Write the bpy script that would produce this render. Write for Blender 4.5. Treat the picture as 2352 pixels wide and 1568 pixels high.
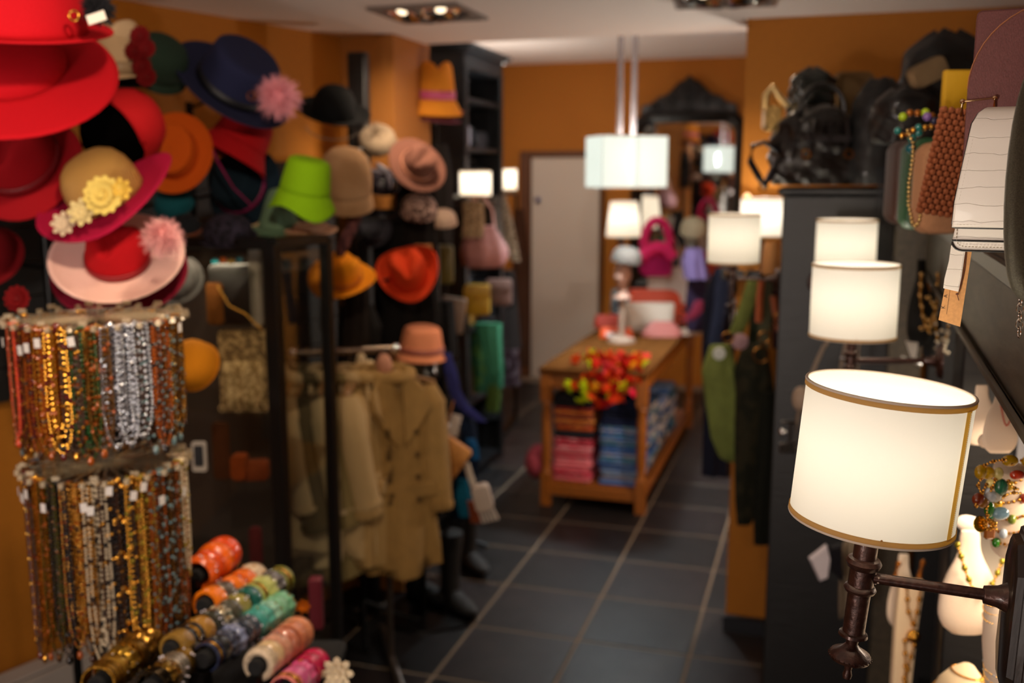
import bpy, random
from math import *
from mathutils import Vector, Matrix, Euler
random.seed(7)
sc = bpy.context.scene
for o in list(bpy.data.objects): bpy.data.objects.remove(o)
C = sc.collection

# ------------------------------------------------------------------ camera
F = 2287.0                                   # focal length in pixels (35 mm on 36 mm, 2352 px wide)
TH = atan(374 / F)                           # pitch down
PS = atan(719 / F * cos(TH))                 # heading, left of the shop's long axis (+Y)
H = 1.85
cam = bpy.data.objects.new('camera', bpy.data.cameras.new('camera')); C.objects.link(cam)
cam.location = (0, 0, H); cam.rotation_euler = (pi/2 - TH, 0, PS)
cam.data.lens = 35; cam.data.sensor_width = 36; cam.data.clip_start = .02
cam.data.dof.use_dof = True; cam.data.dof.focus_distance = .97; cam.data.dof.aperture_fstop = 4.1
sc.camera = cam

# ------------------------------------------------------------------ world and exposure
w = bpy.data.worlds.new('world'); sc.world = w; w.use_nodes = True
w.node_tree.nodes['Background'].inputs[0].default_value = (1, .8, .6, 1)
w.node_tree.nodes['Background'].inputs[1].default_value = .02
sc.view_settings.view_transform = 'Standard'; sc.view_settings.look = 'None'
sc.view_settings.gamma = 1; sc.view_settings.exposure = 0.0
sc.view_settings.use_curve_mapping = False
sc.cycles.use_denoising = True
sc.cycles.max_bounces = 7; sc.cycles.diffuse_bounces = 4; sc.cycles.glossy_bounces = 4
sc.cycles.transmission_bounces = 6; sc.cycles.sample_clamp_indirect = 4

# ------------------------------------------------------------------ placing
def ray(px, py):
    u = (px-1176)/F; v = (py-784)/F
    return u, cos(TH)-v*sin(TH), -(sin(TH)+v*cos(TH))
def V(px, py, D):                            # world point seen at a pixel, D metres ahead
    u, a, b = ray(px, py); k = D/a
    return Vector((-sin(PS)*D+cos(PS)*u*k, cos(PS)*D+sin(PS)*u*k, H+b*k))
def G(px, py, z=0):                          # world point seen at a pixel, at height z
    u, a, b = ray(px, py)
    return V(px, py, (z-H)/b*a)

# ------------------------------------------------------------------ the shop's ceiling spots and added unseen fill lights
def spot(loc, to, power, size=100, blend=.6, col=(1, .78, .55), r=.03):
    l = bpy.data.lights.new('spot', 'SPOT'); l.energy = power; l.color = col
    l.spot_size = radians(size); l.spot_blend = blend; l.shadow_soft_size = r
    o = bpy.data.objects.new('spot_light', l); C.objects.link(o); o.location = loc
    o.rotation_euler = (Vector(to)-Vector(loc)).to_track_quat('-Z', 'Y').to_euler()
    return o
FX1 = V(985, 22, 3.72); FX1.z = 2.44
FX2 = V(1668, -40, 3.4); FX2.z = 2.44
spot((-.55, .9, 2.42), (-1.6, 2.3, 1.7), 60, 75, .8)
spot((-.9, 1.6, 2.42), (-1.15, 1.7, .95), 46, 70, .8)
spot(FX1 - Vector((0, 0, .03)), FX1 + Vector((-.1, .3, -2)), 16, 130, .7)
def fill_point(loc, e, col=(1, .9, .8), r=.15):     # added point fill out of view, not a lamp of the shop
    l = bpy.data.lights.new('fill_point_light', 'POINT'); l.energy = e; l.color = col; l.shadow_soft_size = r
    o = bpy.data.objects.new('pendant_and_fill_light', l); C.objects.link(o); o.location = loc
fill_point((-1.0, -.8, 1.2), 36, r=.25)  # added fill behind the photographer, raises the general brightness
fill_point((-2.45, 7.4, 2.2), 18, r=.15)  # added fill out of view in the recess, brightens its ceiling and wall
fill_point((-.12, 4.8, 1.25), 34, (1, .88, .76), r=.04)          # added fill hidden behind the pier, brightens the front ceiling
spot((-.9, -.6, 1.5), (-1.35, 3.9, 2.46), 62, 105, 1., (1, .9, .82), .08)   # added fill spot behind the photographer, aimed up to brighten the ceiling
def front_fill():                          # added area fill behind the photographer, lifts ceiling and room
    l = bpy.data.lights.new('front_fill_area', 'AREA'); l.shape = 'RECTANGLE'; l.size = 2.6; l.size_y = 1.5; l.energy = 12; l.color = (1, .93, .86)
    o = bpy.data.objects.new('front_fill_light', l); C.objects.link(o); o.location = (-1.0, -1.6, 1.05); o.rotation_euler = (radians(105), 0, 0)
front_fill()
spot(FX1 - Vector((0, .08, .03)), V(880, 640, 4.9), 30, 70, .8)
spot(FX2 - Vector((0, 0, .03)), FX2 + Vector((-.1, .0, -2)), 16, 130, .7)
spot((-.3, .9, 2.42), V(2000, 300, 2.4), 16, 80, .8)  # added unseen spot, brings highlights onto the black bags
spot((-2.0, 6.4, 2.85), (-2.2, 7.2, 1.2), 12, 130, .8)

# ------------------------------------------------------------------ materials
def hexc(h):
    h = h.lstrip('#'); c = [int(h[i:i+2], 16)/255 for i in (0, 2, 4)]
    return tuple(x/12.92 if x <= .04045 else ((x+.055)/1.055)**2.4 for x in c) + (1,)
MC = {}
def mat(color, rough=.6, metal=0., bump=0., scale=60., vary=.0, sheen=0., kind='noise', stretch=(1, 1, 1), spec=.5, coat=0., alpha=None, second=None):
    key = (color, rough, metal, bump, scale, vary, sheen, kind, stretch, spec, coat, alpha, second)
    if key in MC: return MC[key]
    m = bpy.data.materials.new('m%d' % len(MC)); m.use_nodes = True
    nt = m.node_tree; b = nt.nodes['Principled BSDF']; L = nt.links.new
    base = hexc(color); b.inputs['Base Color'].default_value = base
    b.inputs['Roughness'].default_value = rough; b.inputs['Metallic'].default_value = metal
    b.inputs['Specular IOR Level'].default_value = spec
    b.inputs['Sheen Weight'].default_value = sheen; b.inputs['Coat Weight'].default_value = coat
    if sheen: b.inputs['Sheen Roughness'].default_value = .5; b.inputs['Sheen Tint'].default_value = base
    if alpha is not None: b.inputs['Alpha'].default_value = alpha
    if bump or vary or second:
        tc = nt.nodes.new('ShaderNodeTexCoord'); mp = nt.nodes.new('ShaderNodeMapping')
        L(tc.outputs['Object'], mp.inputs[0]); mp.inputs['Scale'].default_value = stretch
        if kind == 'wave':
            t = nt.nodes.new('ShaderNodeTexWave'); t.inputs['Scale'].default_value = scale; t.inputs['Distortion'].default_value = 2; fac = t.outputs['Fac']
        elif kind == 'voronoi':
            t = nt.nodes.new('ShaderNodeTexVoronoi'); t.inputs['Scale'].default_value = scale; fac = t.outputs['Distance']
        elif kind == 'stripe':
            t = nt.nodes.new('ShaderNodeTexWave'); t.inputs['Scale'].default_value = scale; t.bands_direction = 'Z'; fac = t.outputs['Fac']
        else:
            t = nt.nodes.new('ShaderNodeTexNoise'); t.inputs['Scale'].default_value = scale; t.inputs['Detail'].default_value = 5; fac = t.outputs['Fac']
        L(mp.outputs[0], t.inputs['Vector'])
        if bump:
            bn = nt.nodes.new('ShaderNodeBump'); bn.inputs['Strength'].default_value = bump; bn.inputs['Distance'].default_value = .01
            L(fac, bn.inputs['Height']); L(bn.outputs[0], b.inputs['Normal'])
        if vary or second:
            r = nt.nodes.new('ShaderNodeValToRGB')
            r.color_ramp.elements[0].position = .35; r.color_ramp.elements[1].position = .65
            if second:
                r.color_ramp.elements[0].color = hexc(second); r.color_ramp.elements[1].color = base
                if kind in ('noise',): r.color_ramp.elements[0].position = .46; r.color_ramp.elements[1].position = .54
            else:
                r.color_ramp.elements[0].color = tuple(x*(1-vary) for x in base[:3])+(1,); r.color_ramp.elements[1].color = tuple(min(1, x*(1+vary*.6)) for x in base[:3])+(1,)
            L(fac, r.inputs[0]); L(r.outputs[0], b.inputs['Base Color'])
    MC[key] = m
    return m
def emit(color, strength, bulb=True):
    key = ('emit', color, strength)
    if key in MC: return MC[key]
    m = bpy.data.materials.new('glow'); m.use_nodes = True; b = m.node_tree.nodes['Principled BSDF']
    b.inputs['Base Color'].default_value = hexc(color); b.inputs['Emission Color'].default_value = hexc(color); b.inputs['Emission Strength'].default_value = strength
    MC[key] = m; return m
def shade_mat(color='#fff3d2', glow=.5, gc='#ffdd9a', trans=.55, tint=None):
    m = bpy.data.materials.new('lamp_shade_fabric'); m.use_nodes = True; nt = m.node_tree; nt.nodes.clear(); L = nt.links.new
    out = nt.nodes.new('ShaderNodeOutputMaterial'); d = nt.nodes.new('ShaderNodeBsdfDiffuse'); t = nt.nodes.new('ShaderNodeBsdfTranslucent')
    mx = nt.nodes.new('ShaderNodeMixShader'); ad = nt.nodes.new('ShaderNodeAddShader'); e = nt.nodes.new('ShaderNodeEmission')
    d.inputs[0].default_value = hexc(color); t.inputs[0].default_value = hexc(tint or color); mx.inputs[0].default_value = trans
    e.inputs[0].default_value = hexc(gc); e.inputs[1].default_value = glow
    tc = nt.nodes.new('ShaderNodeTexCoord'); mp = nt.nodes.new('ShaderNodeMapping'); mp.inputs['Scale'].default_value = (900, 900, 30)
    n = nt.nodes.new('ShaderNodeTexNoise'); n.inputs['Scale'].default_value = 1; bp = nt.nodes.new('ShaderNodeBump'); bp.inputs['Strength'].default_value = .25; bp.inputs['Distance'].default_value = .0005
    L(tc.outputs['Object'], mp.inputs[0]); L(mp.outputs[0], n.inputs['Vector']); L(n.outputs['Fac'], bp.inputs['Height']); L(bp.outputs[0], t.inputs['Normal'])
    L(d.outputs[0], mx.inputs[1]); L(t.outputs[0], mx.inputs[2]); L(mx.outputs[0], ad.inputs[0]); L(e.outputs[0], ad.inputs[1]); L(ad.outputs[0], out.inputs[0])
    return m
def felt(c): return mat(c, .9, bump=.25, scale=350, sheen=.35, vary=.06, spec=.2)
def cloth(c, second=None, scale=40): return mat(c, .85, bump=.3, scale=scale, sheen=.15, vary=.1, spec=.2, second=second)
def leather(c, r=.45): return mat(c, r, bump=.25, scale=180, vary=.08)
gold = mat('#e0a546', .22, 1.); silver = mat('#c9ccd2', .2, 1.); brass = mat('#a8762f', .3, 1.)
black_metal = mat('#0b0a0a', .35, .6); chrome = mat('#e8e8ea', .12, 1.)
black_wood = mat('#111113', .42, bump=.15, scale=14, stretch=(1, 1, 12), vary=.2)
orange_paint = mat('#a9670c', .75, bump=.05, scale=90, vary=.04)
white_paint = mat('#f0ece8', .8, bump=.04, scale=60)
ceiling_paint = mat('#f3ece6', .8, bump=.04, scale=60)
glass = bpy.data.materials.new('glass'); glass.use_nodes = True
_n = glass.node_tree; _n.nodes.clear(); _o = _n.nodes.new('ShaderNodeOutputMaterial'); _t = _n.nodes.new('ShaderNodeBsdfTransparent'); _g = _n.nodes.new('ShaderNodeBsdfGlossy'); _x = _n.nodes.new('ShaderNodeMixShader'); _f = _n.nodes.new('ShaderNodeLayerWeight'); _p = _n.nodes.new('ShaderNodeMath'); _p.operation = 'MULTIPLY'; _p.inputs[1].default_value = .10
_g.inputs['Roughness'].default_value = .02; _t.inputs[0].default_value = (.93, .94, .93, 1); _n.links.new(_f.outputs['Facing'], _p.inputs[0]); _n.links.new(_p.outputs[0], _x.inputs[0]); _n.links.new(_t.outputs[0], _x.inputs[1]); _n.links.new(_g.outputs[0], _x.inputs[2]); _n.links.new(_x.outputs[0], _o.inputs[0])

# ------------------------------------------------------------------ mesh building
class M:
    def __init__(s): s.v = []; s.f = []
    def add(s, vs, fs, T=None):
        n = len(s.v)
        s.v += [tuple(T @ Vector(p)) for p in vs] if T is not None else [tuple(p) for p in vs]
        s.f += [tuple(i+n for i in f) for f in fs]; return s
    def box(s, c, d, T=None, b=0.):
        x, y, z = d[0]/2, d[1]/2, d[2]/2
        if b <= 0:
            vs = [(c[0]+i*x, c[1]+j*y, c[2]+k*z) for i in (-1, 1) for j in (-1, 1) for k in (-1, 1)]
            return s.add(vs, [(0, 1, 3, 2), (4, 6, 7, 5), (0, 4, 5, 1), (2, 3, 7, 6), (0, 2, 6, 4), (1, 5, 7, 3)], T)
        rings = []
        for z0, q in ((-z, b), (-z+b, 0), (z-b, 0), (z, b)):
            X, Y = x-q, y-q
            rings.append([(c[0]+p, c[1]+r, c[2]+z0) for p, r in ((-X+b, -Y), (X-b, -Y), (X, -Y+b), (X, Y-b), (X-b, Y), (-X+b, Y), (-X, Y-b), (-X, -Y+b))])
        return s.loft(rings, T=T)
    def loft(s, rings, T=None, cap=True, closed=True):
        n = len(rings[0]); vs = [p for r in rings for p in r]; fs = []
        for i in range(len(rings)-1):
            for j in range(n if closed else n-1):
                a = i*n+j; b = i*n+(j+1) % n
                fs.append((a, b, b+n, a+n))
        if cap: fs.append(tuple(reversed(range(n)))); fs.append(tuple((len(rings)-1)*n+j for j in range(n)))
        return s.add(vs, fs, T)
    def lathe(s, prof, n=24, T=None, ex=1., ey=1., cap=False):
        return s.loft([[(r*ex*cos(2*pi*j/n), r*ey*sin(2*pi*j/n), z) for j in range(n)] for r, z in prof], T, cap)
    def sph(s, c, r, n=10, m=6, T=None):
        if not hasattr(r, '__len__'): r = (r, r, r)
        vs = [(c[0], c[1], c[2]-r[2])]+[(c[0]+r[0]*sin(pi*i/m)*cos(2*pi*j/n), c[1]+r[1]*sin(pi*i/m)*sin(2*pi*j/n), c[2]-r[2]*cos(pi*i/m)) for i in range(1, m) for j in range(n)]+[(c[0], c[1], c[2]+r[2])]
        fs = [(0, 1+(j+1) % n, 1+j) for j in range(n)]
        for i in range(m-2):
            for j in range(n): a = 1+i*n+j; b = 1+i*n+(j+1) % n; fs.append((a, b, b+n, a+n))
        k = len(vs)-1
        fs += [(k, 1+(m-2)*n+j, 1+(m-2)*n+(j+1) % n) for j in range(n)]
        return s.add(vs, fs, T)
    def tube(s, pts, r, n=8, T=None, closed=False, flat=1.):
        pts = [Vector(p) for p in pts]; N = len(pts); rings = []
        up = Vector((0, 0, 1))
        for i, p in enumerate(pts):
            a = pts[(i-1) % N] if closed else pts[max(0, i-1)]; b = pts[(i+1) % N] if closed else pts[min(N-1, i+1)]
            d = (b-a).normalized()
            x = up.cross(d)
            if x.length < .05: x = Vector((1, 0, 0)).cross(d) if abs(d.x) < .9 else Vector((0, 1, 0)).cross(d)
            x.normalize(); y = d.cross(x); rr = r[i] if hasattr(r, '__len__') else r
            rings.append([p+x*rr*cos(2*pi*j/n)+y*rr*flat*sin(2*pi*j/n) for j in range(n)])
        if closed: rings.append(rings[0])
        return s.loft(rings, T, cap=not closed)
    def torus(s, R, r, T=None, n=24, m=8, h=None):
        h = h or r
        return s.loft([[((R+r*cos(2*pi*j/m))*cos(a), (R+r*cos(2*pi*j/m))*sin(a), h*sin(2*pi*j/m)) for j in range(m)] for a in [2*pi*i/n for i in range(n+1)]], T, cap=False)
    def poly(s, outline, t, T=None, b=0.):     # prism of an outline in x,z with thickness t along y
        rings = [[(x, -t/2, z) for x, z in outline], [(x, t/2, z) for x, z in outline]]
        if b:
            cx = sum(x for x, z in outline)/len(outline); cz = sum(z for x, z in outline)/len(outline)
            ins = [(cx+(x-cx)*(1-b), cz+(z-cz)*(1-b)) for x, z in outline]
            rings = [[(x, -t/2, z) for x, z in ins], [(x, -t/4, z) for x, z in outline], [(x, t/4, z) for x, z in outline], [(x, t/2, z) for x, z in ins]]
        return s.loft(rings, T)
    def build(s, name, m, parent=None, smooth=40, solid=0, bevel=0, sub=0):
        me = bpy.data.meshes.new(name); me.from_pydata(s.v, [], s.f); me.validate()
        me.materials.append(m)
        if smooth:
            me.polygons.foreach_set('use_smooth', [True]*len(me.polygons)); me.set_sharp_from_angle(angle=radians(smooth))
        o = bpy.data.objects.new(name, me); C.objects.link(o)
        if parent is not None: o.parent = parent
        if solid: d = o.modifiers.new('s', 'SOLIDIFY'); d.thickness = solid; d.offset = 0
        if bevel: d = o.modifiers.new('b', 'BEVEL'); d.width = bevel; d.segments = 2; d.limit_method = 'ANGLE'
        if sub: d = o.modifiers.new('u', 'SUBSURF'); d.levels = d.render_levels = sub
        return o
def rnd_rect(w, h, r, n=5, cx=0, cz=0):
    pts = []
    for (sx, sz, a0) in ((1, 1, 0), (-1, 1, 90), (-1, -1, 180), (1, -1, 270)):
        for i in range(n):
            a = radians(a0+90*i/(n-1)); pts.append((cx+sx*(w/2-r)+r*cos(a), cz+sz*(h/2-r)+r*sin(a)))
    return pts
def tag(o, label, cat, group=None):
    o['label'] = label; o['category'] = cat
    if group: o['group'] = group
    return o
def thing(name, label, cat, loc=(0, 0, 0), rot=(0, 0, 0), group=None):
    o = bpy.data.objects.new(name, None); C.objects.link(o); o.location = loc; o.rotation_euler = rot; o.empty_display_size = .05
    return tag(o, label, cat, group)
def at(name, label, cat, px, py, D, rot=None, group=None):    # a thing placed where a pixel looks, D metres ahead, facing the camera's heading
    return thing(name, label, cat, V(px, py, D), rot if rot is not None else (0, 0, PS), group)
def struct(name, m, mt, bevel=0):
    o = m.build(name, mt, smooth=30, bevel=bevel); o['kind'] = 'structure'; return o
def dup(o, parent=None):
    c = o.copy(); C.objects.link(c)
    if parent is not None: c.parent = parent
    for ch in list(o.children): dup(ch, c)
    return c
def look(d, roll=0):                                         # rotation that takes +Z to direction d
    return Vector(d).to_track_quat('Z', 'Y').to_matrix().to_4x4()

def text_mesh(name, txt, size, m, parent, loc, rot, shear=0):
    c = bpy.data.curves.new(name, 'FONT'); c.body = txt; c.size = size; c.extrude = .00005; c.shear = shear
    o = bpy.data.objects.new(name, c); C.objects.link(o); me = bpy.data.meshes.new_from_object(o); bpy.data.objects.remove(o)
    me.materials.clear(); me.materials.append(m); o = bpy.data.objects.new(name, me); C.objects.link(o); o.parent = parent; o.location = loc; o.rotation_euler = rot
    return o

# ================================================================== SETTING
CZ = 2.44; BZ = 2.87; YB = 8.9; YP = 3.96; YE = 4.27
grout = mat('#70604e', .9, bump=.1, scale=80)
fl = struct('floor', M().box((-1.2, 3.6, -.042), (5.4, 11.4, .092)), grout)
gx, gy = G(1163.5, 1341.3).x, G(1102, 1441).y
tile_m = M().box((0, 0, 0), (.441, .441, .012), b=.003)
tmats = [mat(c, .42, bump=.08, scale=9, vary=.25, spec=.2) for c in ('#1b1919', '#1f1b1c', '#191819', '#231d1d')]
protos = []
for t in tmats:
    protos.append(tile_m.build('tile', t, fl, smooth=0)); 
n = 0
for i in range(-8, 7):
    for j in range(-5, 16):
        x = gx+(i+.5)*.45; y = gy+(j+.5)*.45
        if x < -3.3 or x > 1.2 or y > 8.8: continue
        k = random.randrange(4)
        if n < 4: o = protos[n]
        else: o = protos[k].copy(); C.objects.link(o)
        n += 1
        o.location = (x, y, .0)
struct('ceiling', M().box((-1.0, (YE-1.9)/2, CZ+.3), (5.0, YE+1.9, .6)), ceiling_paint)
struct('ceiling_recess', M().box((-1.0, 6.6, BZ+.1), (5.0, 5.0, .2)), white_paint)
struct('wall_back', M().box((-1.0, YB+.1, 1.5), (5.4, .2, 3.0)), orange_paint)
struct('wall_pier', M().box((-.306+1.0, YP+.12, 1.27), (2.0, .24, 2.38)), orange_paint)
struct('wall_recess_right', M().box((.35, 6.6, 1.5), (.2, 5.2, 3.0)), orange_paint)
struct('wall_right', M().box((1.25, 1.1, 1.3), (.2, 6.2, 2.6)), orange_paint)
struct('wall_front', M().box((-1.0, -1.75, 1.3), (5.0, .2, 2.6)), orange_paint)
A = Vector((-2.255, 2.996, 0)); B = Vector((-1.99, 3.86, 0)); dw = (B-A).normalized(); nw = Vector((-dw.y, dw.x, 0))
def slab(p, q, t, z0, z1):
    d = (q-p).normalized(); n_ = Vector((-d.y, d.x, 0))*t
    r = [p, q, q+n_, p+n_]
    return M().loft([[(v.x, v.y, z0) for v in r], [(v.x, v.y, z1) for v in r]])
W0 = A-dw*4.6
struct('wall_left', slab(W0, B+dw*.3, .15, 0, CZ+.05), orange_paint)
struct('wall_left_pillar', M().box((-2.05, 4.12, 1.25), (.64, .4, 2.5)), mat('#a06424', .75, bump=.05, scale=90))
struct('wall_recess_left', M().box((-2.95, 6.6, 1.5), (.2, 5.0, 3.0)), orange_paint)
struct('trim_1', M().box((-.306+1.0, YP-.006, .035), (2.02, .012, .07)), mat('#15171f', .4))
# black post on the left wall
ps = V(836, 700, 4.05)
struct('trim_2', M().box((ps.x, ps.y, 1.17), (.075, .05, 2.34), b=.005), black_wood)

# door in the far wall
dx0, dx1 = -2.56, -1.925
door = struct('door_1', M().box(((dx0+dx1)/2, YB-.03, 1.02), (dx1-dx0, .04, 2.03), b=.004), mat('#c9c0b4', .7, bump=.03, scale=40))
M().sph((dx0+.07, YB-.09, 1.66), .028, 12, 8).build('door_handle', mat('#7f88b8', .15, 1.), door)
brown_frame = mat('#5a3210', .6, bump=.1, scale=20, stretch=(1, 1, 8))
for q in ((dx0-.06, 1.03, .1, 2.06), (dx1+.02, 1.03, .03, 2.06)):
    M().box((q[0], YB-.03, q[1]), (q[2], .06, q[3]), b=.006).build('door_frame', brown_frame, door)
M().box(((dx0+dx1)/2-.03, YB-.03, 2.07), (dx1-dx0+.16, .06, .05), b=.006).build('door_frame', brown_frame, door)

# ------------------------------------------------------------------ ceiling spot fixtures
def fixture(loc, label, rz, on=(1, 1, 1, 1)):
    t = thing('ceiling_spotlight', label, 'ceiling light', loc, (0, 0, rz), 'recessed ceiling spotlights')
    fr = M(); s = .16
    for a, b_, c, d in ((0, s, 2*s+.02, .02), (0, -s, 2*s+.02, .02), (s, 0, .02, 2*s), (-s, 0, .02, 2*s)): fr.box((a, b_, -.006), (c, d, .012), b=.003)
    fr.build('frame', mat('#8a807a', .4, .3), t)
    M().box((0, 0, -.001), (2*s-.01, 2*s-.01, .004)).build('backing', mat('#6e645e', .5), t)
    k = 0
    for i in (-1, 1):
        for j in (-1, 1):
            T = Matrix.Translation((i*.075, j*.075, -.012)) @ Euler((.22*j, -.18*i, 0)).to_matrix().to_4x4()
            sp = M().lathe([(.02, .03), (.045, .02), (.062, .0), (.068, -.004), (.062, -.006), (.045, .008), (.02, .014)], 20, T).build('spot_ring', chrome, t)
            M().sph((0, 0, .006), (.02, .02, .01), 12, 6, T).build('bulb', emit('#ffe6c0', 2.2 if on[k] else .8), sp); k += 1
    return t
fixture(FX1, 'recessed chrome four spot fitting in the ceiling above the hats', 0)
fixture(FX2, 'recessed chrome four spot fitting at the top edge beside the orange pier', .1)

# ------------------------------------------------------------------ pendant over the table
glassy = shade_mat('#a3a59e', .6, '#f0f6ec', .3)
def pendant():
    D = 5.9; t = at('pendant_lamp', 'square glass panel pendant lamp hanging on two rods over the table', 'pendant lamp', 1438, 372, D, (0, 0, .62))
    s = D/F
    Wd = .135; hh = .145
    for k, (x, y, rz) in enumerate(((-.095, -Wd*.82, 0), (.095, -Wd, 0), (-.095, Wd, 0), (.095, Wd*.82, 0), (-.20, 0, pi/2), (.20, 0, pi/2))):
        T = Matrix.Translation((x, y, 0)) @ Matrix.Rotation(rz, 4, 'Z')
        M().box((0, 0, 0), (.205 if rz == 0 else .245, .006, hh*2), T).build('glass_panel', glassy, t)
    fr = M()
    for z in (hh+.004, -hh-.004):
        fr = M()
        for y in (-.08, .08): fr.box((0, y, z), (.34, .012, .012))
        for x in (-.14, .14): fr.box((x, 0, z), (.012, .22, .012))
        fr.build('frame', chrome, t)
    topz = BZ-t.location.z
    for x in (-.045, .045):
        M().tube([(x, 0, hh-.02), (x, 0, topz)], .016, 10).build('rod', mat('#6f5f5a', .5, .1), t)
    M().box((0, 0, topz-.012), (.24, .09, .024), b=.004).build('ceiling_plate', chrome, t)
    for x in (-.09, .09):
        M().sph((x, 0, 0), .035, 12, 8).build('bulb', emit('#e8fbff', 6.), t)
    l = bpy.data.lights.new('pendant_and_fill_light', 'POINT'); l.energy = 210; l.color = (.86, .96, 1); l.shadow_soft_size = .1
    o = bpy.data.objects.new('pendant_and_fill_light', l); C.objects.link(o); o.location = t.location
pendant()

# ------------------------------------------------------------------ ornate mirror on the far wall
def mirror():
    D = 9.05; c = V(1592, 262, D); t = thing('wall_mirror', 'tall black framed mirror with a carved crest on the far wall', 'mirror', (c.x, YB-.07, c.z), (radians(1.2), 0, 0))
    s = D/F; hw = 125*s; 
    def arch(hw, r, top, bot):
        pts = [(-hw, bot), (hw, bot)]
        for i in range(9): a = radians(90*i/8); pts.append((hw-r+r*cos(a), top-r+r*sin(a)))
        for i in range(9): a = radians(90+90*i/8); pts.append((-hw+r+r*cos(a), top-r+r*sin(a)))
        return pts
    o_ = arch(hw, .2, .02, -1.55); i_ = arch(hw-.1, .11, -.09, -1.45)
    m = M(); n = len(o_)
    rings = [[(x, .03, z) for x, z in o_], [(x, -.02, z) for x, z in o_], [((x+p)/2, -.05, (z+q)/2) for (x, z), (p, q) in zip(o_, i_)], [(x, -.015, z) for x, z in i_]]
    m.loft(rings, cap=False); m.build('frame', mat('#0d0b0a', .38), t)
    crest = [(-.42, -.01), (-.40, .06), (-.3, .07), (-.27, .13), (-.19, .15), (-.13, .21), (-.09, .25), (-.04, .27), (0, .31), (.04, .27), (.09, .25), (.13, .21), (.19, .15), (.27, .13), (.3, .07), (.40, .06), (.42, -.01)]
    cr = M().poly(crest, .05, b=.12)
    cm = cr.build('crest', mat('#0d0b0a', .38), t)
    sc_ = M()
    for x, z, r in ((-.28, .05, .04), (.28, .05, .04), (-.15, .1, .05), (.15, .1, .05), (0, .17, .055), (0, .07, .05)): sc_.torus(r, .012, Matrix.Translation((x, -.035, z)) @ Matrix.Rotation(pi/2, 4, 'X'), 14, 6); sc_.sph((x, -.03, z), (r*.5, .02, r*.5), 8, 6)
    sc_.build('carved_scroll', mat('#120f0d', .3), cm)
    gm = M(); gm.loft([[(x, -.004, z) for x, z in i_], [(x, .0, z) for x, z in i_]])
    gm.build('mirror_glass', mat('#f2f2f2', .03, 1.), t)
mirror()

# ================================================================== RIGHT DISPLAY UNIT
AL = radians(-2.1)
RU = Matrix.Rotation(AL, 4, 'Z')
def ru(x, y, z): return RU @ Vector((x, y, z))
def Upt(px, py, c):                          # point of the unit's plane x=c seen at a pixel, in the unit's own axes
    p = RU.inverted() @ (V(px, py, 1) - Vector((0, 0, H))); k = c/p.x
    return Vector((c, p.y*k, H+p.z*k))
grey_wood = mat('#4a4132', .5, bump=.12, scale=10, stretch=(6, 1, 6), vary=.25)
unit = thing('display_cabinet', 'long dark painted jewellery cabinet with lit niches along the wall beside the lamps', 'cabinet', (0, 0, 0), (0, 0, AL))
M().box((.20, 2.05, 1.668), (.06, 2.1, .166), b=.004).build('fascia', grey_wood, unit)
M().box((.44, 2.02, 1.742), (.52, 2.16, .02), b=.003).build('top_board', mat('#4a4844', .4, bump=.12, scale=12, stretch=(6, 1, 6), vary=.3), unit)
fm = M().box((.166, 2.05, 1.738), (.012, 2.1, .026), b=.003).build('cornice_strip', mat('#2a2926', .35), unit)
M().box((.163, 2.05, 1.60), (.010, 2.1, .014), b=.003).build('cornice_strip', grey_wood, unit)
for y0, y1 in ((-.2, 1.06), (2.02, 2.2), (2.98, 3.08)):
    M().box((.26, (y0+y1)/2, .80), (.14, y1-y0, 1.6), b=.004).build('pilaster', black_wood, unit)
M().box((.13, 3.0, .89), (.09, .02, 1.72), b=.003).build('side_stile', grey_wood, unit)
M().box((.62, 2.05, .8), (.02, 2.1, 1.6)).build('niche_back', mat('#8e8c90', .8), unit)
for y in (1.06, 1.995, 2.21, 2.97): M().box((.45, y, .8), (.32, .012, 1.6)).build('niche_side', mat('#8c8a8d', .8) if y < 2.1 else mat('#1b1a1c', .7), unit)
for y0, y1, z in ((1.06, 2.0, 1.2), (1.06, 2.0, .86), (2.2, 2.98, 1.18), (1.06, 2.0, 1.52)):
    M().box((.42, (y0+y1)/2, z-.012), (.40, y1-y0-.01, .02), b=.002).build('niche_shelf', mat('#b9aa98', .6) if z < 1.5 else mat('#7c7a7c', .6), unit)
M().box((.42, 2.05, .2), (.40, 2.1, .4)).build('plinth', black_wood, unit)
# light strip in the niche
def niche_light(x, y, z, e, sy=.5):
    l = bpy.data.lights.new('niche_light', 'AREA'); l.shape = 'RECTANGLE'; l.size = .12; l.size_y = sy; l.energy = e; l.color = (1, .82, .62)
    o = bpy.data.objects.new('niche_light', l); C.objects.link(o); o.location = ru(x, y, z); o.rotation_euler = (0, 0, AL)
niche_light(.32, 1.5, 1.485, 5)
niche_light(.32, 1.5, 1.165, 2.6)
niche_light(.36, 2.6, 1.5, 1.5)

# tall black cabinet whose end panel faces the camera
tc = thing('tall_cabinet', 'tall black wooden cabinet with handbags piled on its top', 'cabinet', ru(-.07, 3.30, 0), (0, 0, AL))
M().box((0, 0, .9), (.32, .42, 1.8), b=.004).build('body', black_wood, tc)
M().box((0, 0, 1.812), (.35, .45, .026), b=.008).build('top', black_wood, tc)
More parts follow.
